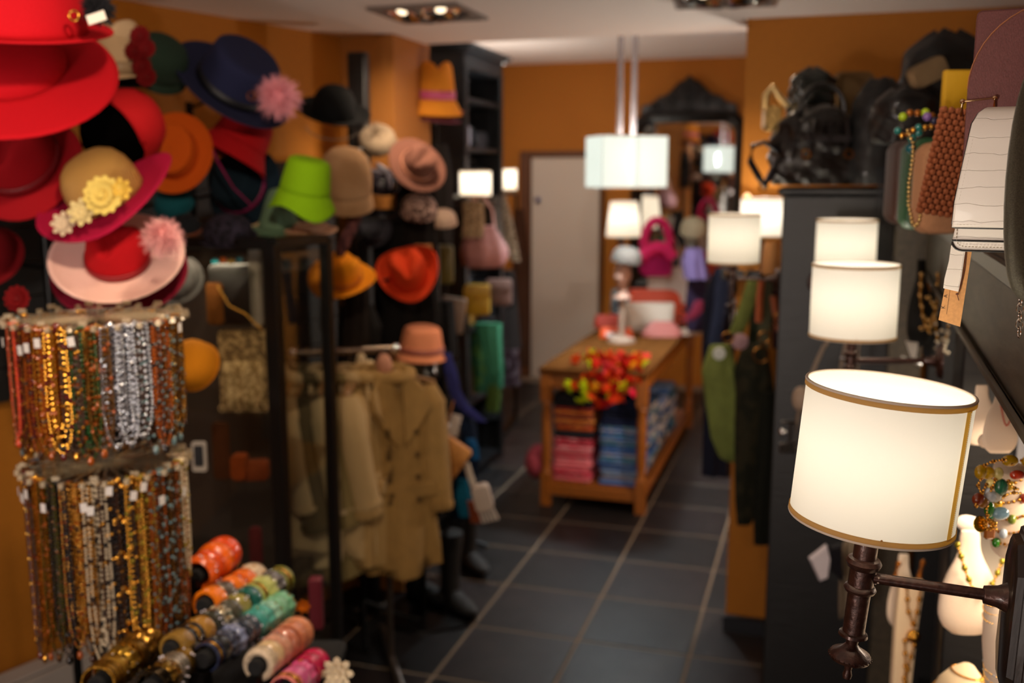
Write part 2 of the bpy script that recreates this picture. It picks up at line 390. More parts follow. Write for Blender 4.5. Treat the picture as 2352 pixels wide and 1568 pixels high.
# ------------------------------------------------------------------ wall lamps
bronze = mat('#3a2019', .35, .55, bump=.12, scale=160, vary=.35, coat=.2)
trim_mat = shade_mat('#8d7d66', .06, '#c9903a', .45, tint='#d9a03c')
seam_mat = shade_mat('#c9a04a', .16, '#d9a03c', .4)
def wall_lamp(label, px, py, D, Wpx, Hpx, lean=0, arm=(1, 0, 0), arm_len=.12, power=3, detail=False, taper=1.0, glow=.55, tilt=0.0, group='fabric drum wall lamps', shade_col='#fffdf8'):
    s = D/F; R = Wpx*s/2; h = Hpx*s
    t = thing('wall_lamp', label, 'lamp', V(px, py, D), (tilt, lean, PS), group)
    prof = [(R*(1+(taper-1)*(i/8)), h/2-h*i/8) for i in range(9)]
    Rb = R*taper
    sh = M().lathe(prof, 64).build('lamp_shade', shade_mat(shade_col, glow, '#ffecc8', .46, tint='#a29f9a'), t, smooth=60)
    for z, rr, sg in ((h/2, R, 1), (-h/2, Rb, -1)):
        k = 1 if detail else .8
        T = Matrix.Translation((0, 0, z))
        M().torus(rr, .0016*k, T, 64, 8).build('trim_roll', mat('#c2b2a2', .8), sh)
        M().lathe([(rr+.0004, z), (rr+.0012, z-sg*.001), (rr+.0012+(Rb-R)*0, z-sg*.0055*k), (rr+.0004, z-sg*.006*k)], 64).build('trim_band', trim_mat, sh)
    if detail:
        a0 = radians(-47); sw = .0055
        m = M(); n = 10
        m.loft([[((R*(1+(taper-1)*i/n)+.0007)*cos(a0+da), (R*(1+(taper-1)*i/n)+.0007)*sin(a0+da), h/2-.004-(h-.008)*i/n) for da in (-sw/R, 0, sw/R)] for i in range(n+1)], cap=False, closed=False)
        sm = m.build('seam_strip', seam_mat, sh)
        m = M(); N = 60
        for i in range(N):
            z = h/2-.008-(h-.016)*i/(N-1); r_ = R*(1+(taper-1)*(h/2-z)/h)+.0012; a = a0+.0025/R
            m.box((0, 0, 0), (.0007, .0007, .0014), Matrix.Translation((r_*cos(a), r_*sin(a), z)))
        o = m.build('stitching', mat('#fff8e0', .6), sh); o['kind'] = 'stuff'
    # fittings
    M().lathe([(.0001, .022), (.012, .02), (.0215, .0), (.018, -.02), (.009, -.032)], 16, Matrix.Translation((0, 0, .0))).build('bulb', emit('#fff0cc', 22.), t)
    sr = .0115 if detail else .009
    zc = -h/2-(.042 if detail else .03)                                   # collar height
    M().lathe([(.0001, -.03), (.011, -.031), (.011, -h/2+.004), (sr, -h/2), (sr, zc)], 20).build('stem', bronze, t)
    spider = M()
    for k in range(3): a = k*2*pi/3+.3; spider.tube([(.008*cos(a), .008*sin(a), -.036), (Rb*cos(a), Rb*sin(a), -h/2+.006)], .0011, 6)
    spider.build('shade_support', brass, t)
    M().lathe([(sr, zc+.002), (sr+.004, zc+.001), (sr+.006, zc-.003), (sr+.004, zc-.008), (sr+.001, zc-.010), (sr+.001, zc-.027), (sr+.003, zc-.028), (sr+.0045, zc-.031), (sr+.003, zc-.034), (sr-.001, zc-.035)], 24).build('collar', bronze, t)
    z1 = zc-.078
    M().lathe([(sr*.98, zc-.03), (sr*.95, z1), (sr+.0025, z1-.001), (sr+.003, z1-.004), (sr*.6, z1-.006), (sr*.5, z1-.013), (sr*.8, z1-.017), (sr+.008, z1-.023), (sr+.0095, z1-.0265), (sr+.008, z1-.030), (sr*.5, z1-.033), (sr*.38, z1-.037), (sr*.3, z1-.042), (sr*.42, z1-.047), (sr*.36, z1-.051), (.0002, z1-.053)], 24).build('finial', bronze, t)
    if detail:
        m = M()
        for k in range(26):
            a = 2*pi*k/26; m.sph(((sr+.0092)*cos(a), (sr+.0092)*sin(a), z1-.0265), .0012, 6, 4)
        o = m.build('finial_beading', bronze, t); o['kind'] = 'stuff'
    d = Vector(arm).normalized(); z0 = zc-.018
    p0 = Vector((0, 0, z0)) + d*sr*.9; p1 = Vector((0, 0, z0)) + d*arm_len
    ar = .0056 if detail else .005
    am = M().tube([p0, p1], ar, 14).build('arm', bronze, t)
    if detail:
        m = M()
        for k in range(7): a = k*.9; m.sph(tuple(p0+d*.003+Vector((random.uniform(-.002, .002), ar*.9*cos(a), ar*.9*sin(a)))), .0016, 6, 4)
        m.build('weld_bead', mat('#b5a090', .5, .3), am)
    M().lathe([(ar, -.012), (ar+.003, -.012), (ar+.005, 0), (ar+.009, .008)], 20, Matrix.Translation(p1) @ look(d)).build('arm_socket', bronze, t)
    pw = M(); T = Matrix.Translation(p1+d*.008) @ look(d)
    def octa(k, z): return [((.042 if abs(a) < .9 else .02)*0+k*q[0], k*q[1], z) for a, q in zip(range(8), ((-.046, -.085), (-.022, -.115), (.022, -.115), (.046, -.085), (.046, .045), (.022, .078), (-.022, .078), (-.046, .045)))]
    if detail:
        TT = Matrix.Translation(p1+d*.008) @ look(d) @ Matrix.Rotation(pi/2, 4, 'Z') if False else None
        # plate axes: d is the normal, z stays up
        side = Vector((0, 0, 1)).cross(d).normalized(); up = d.cross(side)
        PM = Matrix(((side.x, up.x, d.x, 0), (side.y, up.y, d.y, 0), (side.z, up.z, d.z, 0), (0, 0, 0, 1))); PM = Matrix.Translation(p1+d*.008) @ PM
        rings = [octa(k, z) for k, z in ((.7, .0), (.76, .002), (.78, .008), (.86, .0085), (.9, .014), (.97, .0145), (1.0, .02), (1.0, .034))]
        M().loft(rings, PM).build('wall_plate', mat('#1e1411', .28, .1, bump=.06, scale=40, stretch=(1, 12, 1), vary=.3, coat=.3), t, smooth=25)
    else:
        M().lathe([(.0001, 0), (.03, .001), (.034, .004), (.036, .012)], 20, T).build('wall_plate', bronze, t)
    l = bpy.data.lights.new('lamp_light', 'POINT'); l.energy = power*2.6; l.color = (1, .94, .85); l.shadow_soft_size = .022
    o = bpy.data.objects.new('lamp_light', l); C.objects.link(o); o.location = t.location + Vector((0, 0, .006))
    return t
ca, sa = cos(PS+AL*0), sin(PS)
UN = (.944, -.331, .05)
def cam_dir(dx, dy): return (dx*cos(PS)+dy*sin(PS), -dx*sin(PS)+dy*cos(PS), 0)   # world xy -> heading axes
wall_lamp('nearest drum wall lamp in sharp focus on a bronze arm with octagonal plate', 2021, 1043, .95, 376, 326, lean=.078, arm=UN, arm_len=.124, power=.75, detail=True, glow=.13, taper=1.0, tilt=.015)
wall_lamp('second drum wall lamp, its whole shade showing just above the nearest lamp', 1962, 690, 1.98, 192, 168, arm=UN, arm_len=.15, power=1.1, glow=.2)
wall_lamp('drum wall lamp half hidden behind the second lamp on the black cabinet', 1943, 566, 2.72, 133, 122, arm=(0, 1, 0), arm_len=.20, power=1.1, glow=.25)
wall_lamp('drum wall lamp hanging over the olive scarves beside the black cabinet', 1686, 548, 3.1, 117, 112, arm=cam_dir(1, .0), arm_len=.12, power=.9, glow=.2)
wall_lamp('bright drum wall lamp on the orange pier behind the olive scarves', 1753, 499, 3.72, 102, 88, arm=(0, 1, 0), arm_len=.1, power=4.2, glow=.3)
wall_lamp('tapered wall lamp on the far orange wall between door and mirror', 1433, 503, 8.4, 62, 80, arm=(0, 1, 0), arm_len=.2, power=6, taper=1.3, glow=.5, group='lamps of the back room')

# ================================================================== BAGS ON THE RIGHT SHELF
croc = bpy.data.materials.new('croc_leather'); croc.use_nodes = True
def mk_croc():
    nt = croc.node_tree; b = nt.nodes['Principled BSDF']; L = nt.links.new
    b.inputs['Base Color'].default_value = hexc('#ebe2d6'); b.inputs['Roughness'].default_value = .42; b.inputs['Coat Weight'].default_value = .15
    tc = nt.nodes.new('ShaderNodeTexCoord'); mp = nt.nodes.new('ShaderNodeMapping'); mp.inputs['Rotation'].default_value = (pi/2, 0, 0)
    nz = nt.nodes.new('ShaderNodeTexNoise'); nz.inputs['Scale'].default_value = 55; nz.inputs['Detail'].default_value = 1
    mx = nt.nodes.new('ShaderNodeVectorMath'); mx.operation = 'MULTIPLY_ADD'; mx.inputs[1].default_value = (.006, .006, .0075)
    br = nt.nodes.new('ShaderNodeTexBrick'); br.inputs['Scale'].default_value = 1; br.inputs['Mortar Size'].default_value = .0006; br.inputs['Mortar Smooth'].default_value = .9
    br.inputs['Brick Width'].default_value = 9.; br.offset = .0; mp.inputs['Location'].default_value = (.7, 0, 0); br.inputs['Row Height'].default_value = .0165; br.inputs['Color1'].default_value = (1, 1, 1, 1); br.inputs['Color2'].default_value = (1, 1, 1, 1); br.inputs['Mortar'].default_value = (0, 0, 0, 1)
    w2 = nt.nodes.new('ShaderNodeTexNoise'); w2.inputs['Scale'].default_value = 900
    ad = nt.nodes.new('ShaderNodeMath'); ad.operation = 'MULTIPLY_ADD'; ad.inputs[1].default_value = .06
    bp = nt.nodes.new('ShaderNodeBump'); bp.inputs['Strength'].default_value = .8; bp.inputs['Distance'].default_value = .0008
    L(tc.outputs['Object'], nz.inputs['Vector']); L(nz.outputs['Color'], mx.inputs[0]); L(tc.outputs['Object'], mx.inputs[2])
    L(mx.outputs[0], mp.inputs[0]); L(mp.outputs[0], br.inputs['Vector']); L(tc.outputs['Object'], w2.inputs['Vector'])
    L(w2.outputs['Fac'], ad.inputs[0]); L(br.outputs['Color'], ad.inputs[2]); L(ad.outputs[0], bp.inputs['Height']); L(bp.outputs[0], b.inputs['Normal'])
mk_croc()
edge_dark = mat('#1d1a1a', .4)
def stitches(m, pts, step=.0032, r=.00035):
    acc = 0
    for a, b in zip(pts, pts[1:]):
        a, b = Vector(a), Vector(b); d = b-a; L = d.length
        if L < 1e-6: continue
        n = max(1, int(round(L/step)))
        for i in range(n):
            p = a+d*((i+.2)/n); q = a+d*((i+.8)/n); m.tube([p, q], r, 4)
def soft_slab(m, w, h, t, r, cx=0, cz=0, cy=0, n=7):
    ol = rnd_rect(w, h, r, n, cx, cz)
    rings = []
    for y, k in ((-t/2, .93), (-t/2*.9, .965), (-t*.25, 1), (t*.25, 1), (t/2*.9, .965), (t/2, .93)):
        rings.append([(cx+(x-cx)*(k if abs(y) > t*.3 else 1), cy+y, cz+(z-cz)*(k if abs(y) > t*.3 else 1)) for x, z in ol])
    return m.loft(rings)
def white_bag():
    D = 1.0; s = D/F
    t = at('handbag', 'white crocodile embossed leather flap bag at the edge of the shelf', 'handbag', 2265, 575, D, (0, 0, PS-.42))
    # local: x right, z up, origin at the bottom of the bag
    X0 = -72*s; Wb = .20
    b = M(); b.loft([[(x+(.019*max(0, (z-.02)/.11) if x < X0+.05 else 0), y, z) for x, z in rnd_rect(Wb-2*i, .130-2*i, .010, 6, X0+Wb/2, .065)] for y, i in ((-.004, .001), (-.003, 0), (.040, 0), (.042, .002))])
    b.build('body', croc, t)
    # flap: curves over the top and hangs to just above the bottom
    fl_ = M(); n = 16; rings = []
    path = [(.040, .1385), (.018, .1405), (.004, .1385), (-.006, .134), (-.0105, .124), (-.0125, .11), (-.0135, .08), (-.0135, .05), (-.0125, .0265), (-.0115, .0235)]
    w0 = X0-.003
    for i, (y, z) in enumerate(path):
        k = i/(len(path)-1); shift = .012*(1-k)*1.0 + (.009 if i < 1 else 0)
        lo = w0+ .0155*max(0, (z-.03)/.11)**1.0
        if z > .125: lo += ((z-.125)/.016)**2*.012
        if z < .03: lo += .002
        rings.append([(lo, y, z), (lo+.002, y-.0008, z), (w0+Wb/2, y-.001, z), (w0+Wb, y, z)])
    f = M(); f.loft(rings, closed=False, cap=False); fo = f.build('flap', croc, t, solid=.0022, smooth=60)
    e = M(); left = [Vector(r[0]) for r in rings]; e.tube(left+[Vector(rings[-1][0])+Vector((.003, 0, -.0008)), Vector(rings[-1][3])+Vector((0, 0, -.0008))], .0012, 6); e.build('edge_paint', edge_dark, fo)
    st = M(); ins = [Vector(r[0])+Vector((.0038, -.0016, 0)) for r in rings[2:-1]]; ins.append(ins[-1]+Vector((.002, 0, -.0005))); ins.append(Vector(rings[-1][3])+Vector((0, -.0016, .0028)))
    stitches(st, ins); o = st.build('stitching', mat('#b3a38c', .7), fo); o['kind'] = 'stuff'
    e = M(); ol = rnd_rect(Wb+.001, .136, .010, 6, X0+Wb/2, .0675); e.tube([(x, -.0045, z) for x, z in ol if z < .06], .0011, 6, closed=True); bo = e.build('body_edge', edge_dark, t)
    st = M(); ol = rnd_rect(Wb-.006, .129, .009, 6, X0+Wb/2, .0675); low = [(x, -.0052, z) for x, z in ol if z < .03 or x < X0+.02]; low.sort(key=lambda p: 0); 
    q = [(X0+.0035, -.0052, .022), (X0+.0035, -.0052, .011), (X0+.0055, -.0052, .0055), (X0+.011, -.0052, .0035), (X0+Wb, -.0052, .0035)]
    stitches(st, q); o = st.build('stitching', mat('#b3a38c', .7), bo); o['kind'] = 'stuff'
    # hanging strap end
    sm = M(); pts = [(-.0325, .004), (-.0185, .003), (-.0205, -.028), (-.0225, -.043), (-.037, -.040), (-.0365, -.03), (-.0335, -.012)]
    sm.poly(pts, .0022, Matrix.Translation((.0, .004, 0))); so = sm.build('strap_end', croc, t, bevel=.0004)
    st = M(); stitches(st, [(-.0205+.0, .0026, .0), (-.0215, .0026, -.026), (-.0235, .0026, -.0405)]); o = st.build('stitching', mat('#f4efe6', .7), so); o['kind'] = 'stuff'
    # chain
    ch = M(); z = .023; x = (2336-2265)*s; k = 0
    while z > -.086:
        T = Matrix.Translation((x, -.016, z)) @ Matrix.Rotation(pi/2, 4, 'X') @ Matrix.Rotation(0, 4, 'X')
        T = Matrix.Translation((x, -.016, z)) @ (Matrix.Rotation(pi/2*(k % 2)+.35, 4, 'Z')) @ Matrix.Rotation(pi/2, 4, 'X') @ Matrix.Diagonal((.72, 1.15, 1, 1))
        ch.torus(.0046, .0009, T, 16, 6); z -= .0078; x += .0003*(1 if z > -.03 else 1); k += 1
    o = ch.build('chain_strap', mat('#d8d0c8', .15, 1.), t); o['kind'] = 'stuff'
    # kraft tag on a thread
    tg = thing('price_tag', 'brown kraft card tag hanging below the white bag', 'tag', t.location, t.rotation_euler)
    pts = [(-.0195, .003), (-.0145, .003), (-.0185, -.0795), (-.0375, -.074), (-.0355, -.04)]
    tm = M(); tm.poly([(-.0305, .003), (-.0125, .003), (-.0185, -.0795), (-.0395, -.0735)], .0006, Matrix.Translation((.0, .0075, 0))); tm.build('card', mat('#c9925a', .8, bump=.05, scale=300, vary=.1), tg)
    th = M(); th.tube([(-.0175, .006, .0), (-.0185, .0055, -.022), (-.0215, .005, -.042), (-.0235, .0045, -.046), (-.0215, .0045, -.052)], .0004, 5); th.sph((-.0235, .0045, -.0455), (.0016, .0012, .001), 8, 5); th.build('thread', mat('#5a2c22', .8), tg)
    for txt, px_, pz, sz in (('K', -.0350, -.0615, .0052), ('A', -.0335, -.0500, .0052)):
        text_mesh('letter', txt, sz, mat('#2a1c14', .7), tg, (px_+.0010, .0070, pz), (pi/2, -pi/2-.06, 0))
    rl = M().box((0, 0, 0), (.0003, .0002, .03), Matrix.Translation((-.0312, .0070, -.052)) @ Matrix.Rotation(.06, 4, 'Y')); rl.build('printed_line', mat('#2a1c14', .7), tg)
    rs = thing('riser_board', 'pale wooden riser board under the white bag', 'board', ru(.30, .98, 1.754), (0, 0, AL))
    M().box((0, 0, .010), (.22, .2, .018), b=.003).build('board', mat('#b58f5e', .6, bump=.15, scale=20, stretch=(8, 1, 1), vary=.2), rs)
white_bag()
def plum_bag():
    D = 1.12; s = D/F
    t = at('handbag', 'plum metallic stiff bag standing upright behind the white bag', 'handbag', 2330, 240, D, (0, 0, PS-.42))
    plum = mat('#70423f', .45, .3, bump=.12, scale=1600, stretch=(1, 1, .25), vary=.22)
    m = M(); Wb = .16; x0 = -90*s; ol = rnd_rect(Wb, .21, .006, 5, x0+Wb/2, -.003)
    m.loft([[(x, y, z) for x, z in ol] for y in (0, .05)]); m.build('body', plum, t, bevel=.002)
    # arched flap
    f = M(); pts = [(x0-.004, -.06), (x0-.004, .018)]
    for i in range(12): a = pi-radians(90*i/11); pts.append((x0+.078+.082*cos(a), .018+.088*sin(a)))
    pts += [(x0+Wb, .106), (x0+Wb, -.06)]
    f.poly(pts, .004, Matrix.Translation((0, -.004, 0))); fo = f.build('flap', plum, t, bevel=.0012)
    e = M(); e.tube([(x, -.0055, z) for x, z in pts[1:-1]], .0008, 6); e.build('piping', mat('#c0815c', .35, .6), fo)
    b = M(); b.tube([(x0-.008, -.008, -.012), (x0-.008, -.010, .004), (x0+.024, -.010, .007), (x0+.024, -.008, -.012)], .0022, 8, flat=.6); b.sph((x0-.008, -.0105, .004), .003, 8, 6); b.sph((x0+.024, -.0105, .007), .003, 8, 6); b.build('buckle', mat('#d9b48c', .1, 1.), t)
plum_bag()
def glitter_bag():
    D = .86; s = D/F
    t = at('handbag', 'taupe glitter bag cut off by the right picture edge', 'handbag', 2400, 380, D)
    m = M(); rings = []
    for i in range(15):
        a = pi*i/14; z = .105*cos(a); k = max(.03, sin(a)**.6)
        rings.append([(.0315*k*cos(2*pi*j/24)*1.0, .018*k*sin(2*pi*j/24)-.0, z-.012) for j in range(24)])
    m.loft(rings); m.build('body', mat('#6f6857', .35, .5, bump=.9, scale=1500, vary=.5), t)
    m = M().torus(.012, .0015, Matrix.Translation((.02, 0, .1)) @ Matrix.Rotation(pi/2, 4, 'X')); m.build('ring', gold, t)
glitter_bag()
def flap_bag(name, label, px, py, D, wpx, hpx, color, thick=.06, r=.02, flapk=.7, rot=None, second=None, mtl=None, strap=None, clasp=gold, drape=0):
    s = D/F; w_, h_ = wpx*s, hpx*s; r = min(r, w_*.3, h_*.3)
    t = at(name, label, 'handbag', px, py, D, rot)
    mm = mtl or leather(color)
    m = M(); soft_slab(m, w_, h_, thick, r, 0, h_/2); m.build('body', mm, t, smooth=60)
    if flapk:
        m = M(); pts = rnd_rect(w_*1.02, h_*flapk, r*1.2, 6, 0, h_*(1-flapk/2)+.003); m.poly(pts, .006, Matrix.Translation((0, -thick/2-.003, 0)), b=.04)
        fo = m.build('flap', mat(second, .5, bump=.2, scale=150) if second else mm, t, smooth=50)
        if clasp: M().box((0, -thick/2-.008, h_*(1-flapk)+.015), (min(.03, w_*.2), .006, .014), b=.002).build('clasp', clasp, fo)
    if strap:
        pts = [(w_*.42*cos(a)*1.0, 0, h_*.9+strap*sin(a)) for a in [pi*i/14 for i in range(15)]]
        M().tube(pts, max(.004, w_*.02), 8).build('handle', mm, t)
    return t
shelfz = 1.755
def on_shelf(px, D, z): # pixel row at which height z lies
    lo, hi = -2000, 4000
    for _ in range(40):
        mid = (lo+hi)/2
        if V(px, mid, D).z > z: lo = mid
        else: hi = mid
    return lo
suede = mat('#ad7c58', .95, bump=.15, scale=300, sheen=.4, vary=.12)
flap_bag('handbag', 'tan suede saddle bag with rounded flap on the shelf', 2150, on_shelf(2150, 1.75, shelfz), 1.75, 104, 205, '#9c6d4c', .05, .035, .8, mtl=suede, clasp=None)
flap_bag('handbag', 'dark green bag squeezed behind the tan suede bag', 2110, on_shelf(2110, 1.9, shelfz), 1.9, 84, 200, '#1f4a2c', .05, .03, .7, clasp=None)
flap_bag('handbag', 'dark brown leather bag behind the gold bead chain', 2080, on_shelf(2080, 2.1, shelfz), 2.1, 84, 188, '#3c2620', .07, .03, .6, clasp=None)
flap_bag('handbag', 'mustard yellow flat square pouch leaning behind the bead necklaces', 2206, 262, 1.7, 88, 96, '#c8930f', .015, .004, 0, mtl=mat('#c99a10', .7, bump=.1, scale=60))
# beaded / sequined coral bag between suede bag and white bag
t = at('beaded_bag', 'coral bronze bag of rounded studs between tan and white bags', 'handbag', 2186, 375, 1.35)
t.rotation_euler = (0, .16, PS-.3)
m = M(); soft_slab(m, .05, .14, .03, .015, 0, 0); m.build('body', mat('#8a4a30', .5), t)
m = M()
for i in range(7):
    for j in range(19): m.sph((-.026+.0085*i+(.004 if j % 2 else 0), -.017-.002*cos((i-3)/3), -.067+.0074*j), .0046, 7, 4)
for j in range(19): m.sph((-.0275, -.008, -.067+.0074*j), .0046, 7, 4)
o = m.build('studs', mat('#9a5634', .45, .35), t); o['kind'] = 'stuff'
# necklaces lying over the bags
def strand(name, label, pts, r, m, D=None, alt=None, group=None, every=4, k=1.0, up=None):
    """pts: list of world points; beads of radius r spaced along them"""
    P = [Vector(p) for p in pts]; o0 = P[0].copy()
    t = thing(name, label, 'necklace', o0, group=group)
    a = M(); b = M(); c = 0; carry = 0
    for p, q in zip(P, P[1:]):
        L = (q-p).length; d = carry
        while d < L:
            x = p+(q-p)*(d/L)-o0
            if alt and c % every == 0: b.sph(x, r*1.15, 8, 6)
            else: a.sph(x, r, 6, 4)
            c += 1; d += 2*r*k
        carry = d-L
    o = a.build('beads', m, t, smooth=60); o['kind'] = 'stuff'
    if alt: o = b.build('accent_beads', alt, t, smooth=60); o['kind'] = 'stuff'
    return t
def px_path(pp, D): return [V(x, y, D+dz) for x, y, dz in pp]
teal = mat('#0e6f6c', .15, 0, coat=.6)
strand('bead_necklace', 'long gold bead chain hanging in a loop off the shelf', px_path([(2085, 300, 0), (2098, 330, 0), (2096, 370, 0), (2088, 420, 0), (2087, 470, 0), (2095, 510, 0), (2104, 521, 0), (2112, 505, 0), (2118, 470, .0)], 1.55), .0034, mat('#d9b878', .2, 1.))
strand('bead_necklace', 'gold ball necklace with teal drops draped over the brown bag', px_path([(2062, 300, 0), (2072, 312, 0), (2090, 308, 0), (2104, 292, 0), (2120, 294, 0), (2140, 290, 0), (2160, 282, 0), (2176, 270, 0)], 1.6), .0052, gold, alt=teal)
strand('bead_necklace', 'teal glass bead cluster above the dark green bag', px_path([(2092, 340, 0), (2094, 320, 0), (2104, 306, 0), (2116, 303, 0), (2130, 300, 0)], 1.62), .0075, teal, alt=mat('#0b5560', .2))
strand('bead_necklace', 'amber and lime bead necklace along the top of the bags', px_path([(2074, 268, 0), (2092, 258, 0), (2112, 260, 0), (2130, 258, 0), (2146, 272, 0), (2158, 290, 0)], 1.62), .0062, mat('#9a5a1c', .2, .5), alt=mat('#9db820', .2), every=3)
strand('bead_necklace', 'violet and navy bead necklace beside the yellow pouch', px_path([(2130, 268, 0), (2150, 280, 0), (2170, 272, 0), (2190, 262, 0), (2206, 262, 0)], 1.58), .0062, mat('#1a1a3a', .2), alt=mat('#7a5a9a', .2), every=3)

# ---- black handbags on the tall cabinet
def crinkle_bag(label, px, py, D, wpx, hpx, color, seed=0, rough=.28, amp=.02, depth=.14, handles=0, kx=1., top=.75):
    rnd = random.Random(seed); s = D/F; w_, h_ = wpx*s, hpx*s
    t = at('handbag', label, 'handbag', px, py, D)
    m = M(); n = 40; rings = []; ph = [rnd.uniform(0, 6) for _ in range(9)]
    for i in range(19):
        z = i/18; env = (1-.18*z-.0*z)*(1 if z < .8 else 1-(z-.8)/.2*(1-top*.7)) * (.9 + .1*min(1, z*8))
        if z > .97: env *= .82
        row = []
        for j in range(n):
            a = 2*pi*j/n
            q = 1+amp/.1*(.35*sin(3*a+7*z+ph[0])+.3*sin(7*a-9*z+ph[1])+.22*sin(11*a+17*z+ph[2])+.2*sin(5*a+23*z+ph[3]))*.5
            cx, sy = cos(a), sin(a)
            cx = abs(cx)**.7*(1 if cx > 0 else -1); sy = abs(sy)**.8*(1 if sy > 0 else -1)
            row.append((w_/2*cx*env*q, depth/2*sy*env*q, h_*z*(1+.03*sin(4*a+ph[5]))))
        rings.append(row)
    m.loft(rings); m.build('body', mat(color, rough, bump=1., scale=22, vary=.3, coat=.3, stretch=(1, 1, 1.8)), t, smooth=70)
    for k in range(handles):
        x = w_*.24; y = -depth*.25 if k == 0 else depth*.25
        pts = [(x*1.0*cos(a), y, h_*.93+h_*.34*sin(a)) for a in [pi*i/12 for i in range(13)]]
        M().tube(pts, .008, 8).build('handle', mat(color, .35, bump=.3, scale=80), t)
    return t
b1 = crinkle_bag('large crinkled black leather handbag at the cabinet edge under the ceiling', 1868, 424, 2.98, 206, 172, '#14100f', 3, handles=1, depth=.2, amp=.03)
s = 2.98/F
m = M()
for i in range(5): m.tube([(-75*s+i*38*s, -.115, 60*s), (-70*s+i*38*s, -.118, 110*s), (-66*s+i*36*s, -.11, 140*s)], .006, 6)
m.build('gathered_seam', mat('#1d191a', .3), b1)
M().box((0, -.112, 100*s), (.14, .012, .02), b=.004).build('flap_band', mat('#2b2627', .3), b1)
for x in (-.06, .06): M().torus(.012, .003, Matrix.Translation((x, -.12, 66*s)) @ Matrix.Rotation(pi/2, 4, 'X'), 14, 6).build('ring', gold, b1)
crinkle_bag('glossy black leather bag top peeking up at the left of the bag pile', 1862, 270, 3.12, 110, 110, '#1c221f', 5, .2, depth=.1, top=.3, amp=.03)
fr = crinkle_bag('black fringed suede bag hanging over the cabinet corner', 2010, 424, 2.9, 130, 230, '#0c0b0d', 8, .7, depth=.16, amp=.01)
m = M()
for i in range(16):
    x = -.03+.0062*i; L = .05+.08*random.random(); m.tube([(x, -.09, .05), (x+.004, -.095, .0), (x+random.uniform(-.006, .01), -.10, -L)], .0022, 5)
o = m.build('fringe', mat('#0d0d12', .7), fr); o['kind'] = 'stuff'
crinkle_bag('big soft black bag at the back of the pile under the ceiling', 2160, 300, 2.75, 200, 215, '#070607', 11, .8, depth=.2, amp=.01, top=.5)
crinkle_bag('black slouchy bag between the fringed bag and the shelf', 2070, 330, 2.6, 140, 120, '#0a090b', 12, .6, depth=.16, amp=.02)
flap_bag('handbag', 'woven straw bag top showing over the fringed black bag', 1955, 300, 3.2, 84, 128, '#8c6a3c', .05, .02, 0, mtl=mat('#8c6a3c', .8, bump=.8, scale=120, kind='wave'))
flap_bag('handbag', 'cream woven bag lying before the big soft black bag', 2140, 190, 2.5, 78, 50, '#b79b75', .05, .02, 0, rot=(0, -.45, PS), mtl=mat('#a88a62', .8, bump=.8, scale=120, kind='wave'))
t = at('handbag', 'small gold quilted bag with curved handle left of the bag pile', 'handbag', 1772, 272, 3.05)
s = 3.05/F
m = M(); soft_slab(m, 36*s, 56*s, .05, .016, 0, 0); m.build('body', mat('#d6b26e', .3, .8, bump=.5, scale=90), t)
M().tube([(-16*s, 0, 20*s), (-14*s, 0, 50*s), (0, 0, 68*s), (12*s, 0, 50*s), (34*s, 0, 26*s)], .011, 8).build('handle', mat('#dfc083', .35, .6), t)
t = at('handbag', 'black patent strap looping off the cabinet corner beside the pier', 'handbag strap', 1745, 380, 2.95)
s = 2.95/F
M().tube([(40*s, 0, 30*s), (10*s, 0, 52*s), (-18*s, 0, 44*s), (-22*s, 0, 10*s), (-2*s, 0, -24*s), (12*s, 0, -44*s), (26*s, 0, -20*s), (40*s, 0, 20*s)], [.012, .014, .016, .018, .02, .022, .02, .012], 10, flat=.5).build('strap', mat('#1a1822', .25, bump=.4, scale=60), t)
M().torus(.012, .003, Matrix.Translation((8*s, -.01, -46*s)) @ Matrix.Rotation(pi/2, 4, 'X'), 14, 6).build('ring', gold, t)

# ================================================================== JEWELLERY IN THE NICHES
cream = mat('#e3cdb6', .8, bump=.05, scale=200, sheen=.2)
def bead_drape(m, pts, r, acc=None, every=4, k=1.0, accr=1.5):
    P = [Vector(p) for p in pts]; c = 0; carry = 0
    for p, q in zip(P, P[1:]):
        L = (q-p).length; d = carry
        while d < L:
            x = p+(q-p)*(d/L)
            if acc is not None and c % every == 0: acc.sph(x, r*accr, 8, 6)
            else: m.sph(x, r, 7, 5)
            c += 1; d += 2*r*k
        carry = d-L
def bust(label, px, py, D, wpx, hpx, color=None, group=None, rot=None, cat='jewellery stand', lean=.35, depthk=.35):
    s = D/F; w_, h_ = wpx*s, hpx*s
    t = at('necklace_bust', label, cat, px, py, D, rot or (-lean*.0, 0, PS), group)
    m = M(); n = 28; rings = []
    for i in range(17):
        z = i/16
        q = [.55, .82, .94, 1, 1, .98, .95, .9, .84, .76, .66, .54, .44, .37, .34, .34, .30][i]
        rings.append([(w_/2*q*cos(2*pi*j/n), w_/2*q*depthk*sin(2*pi*j/n)+lean*h_*z*.3, h_*z) for j in range(n)])
    m.loft(rings); m.build('bust', mat(color, .8, sheen=.2) if color else cream, t, smooth=60)
    return t, w_, h_
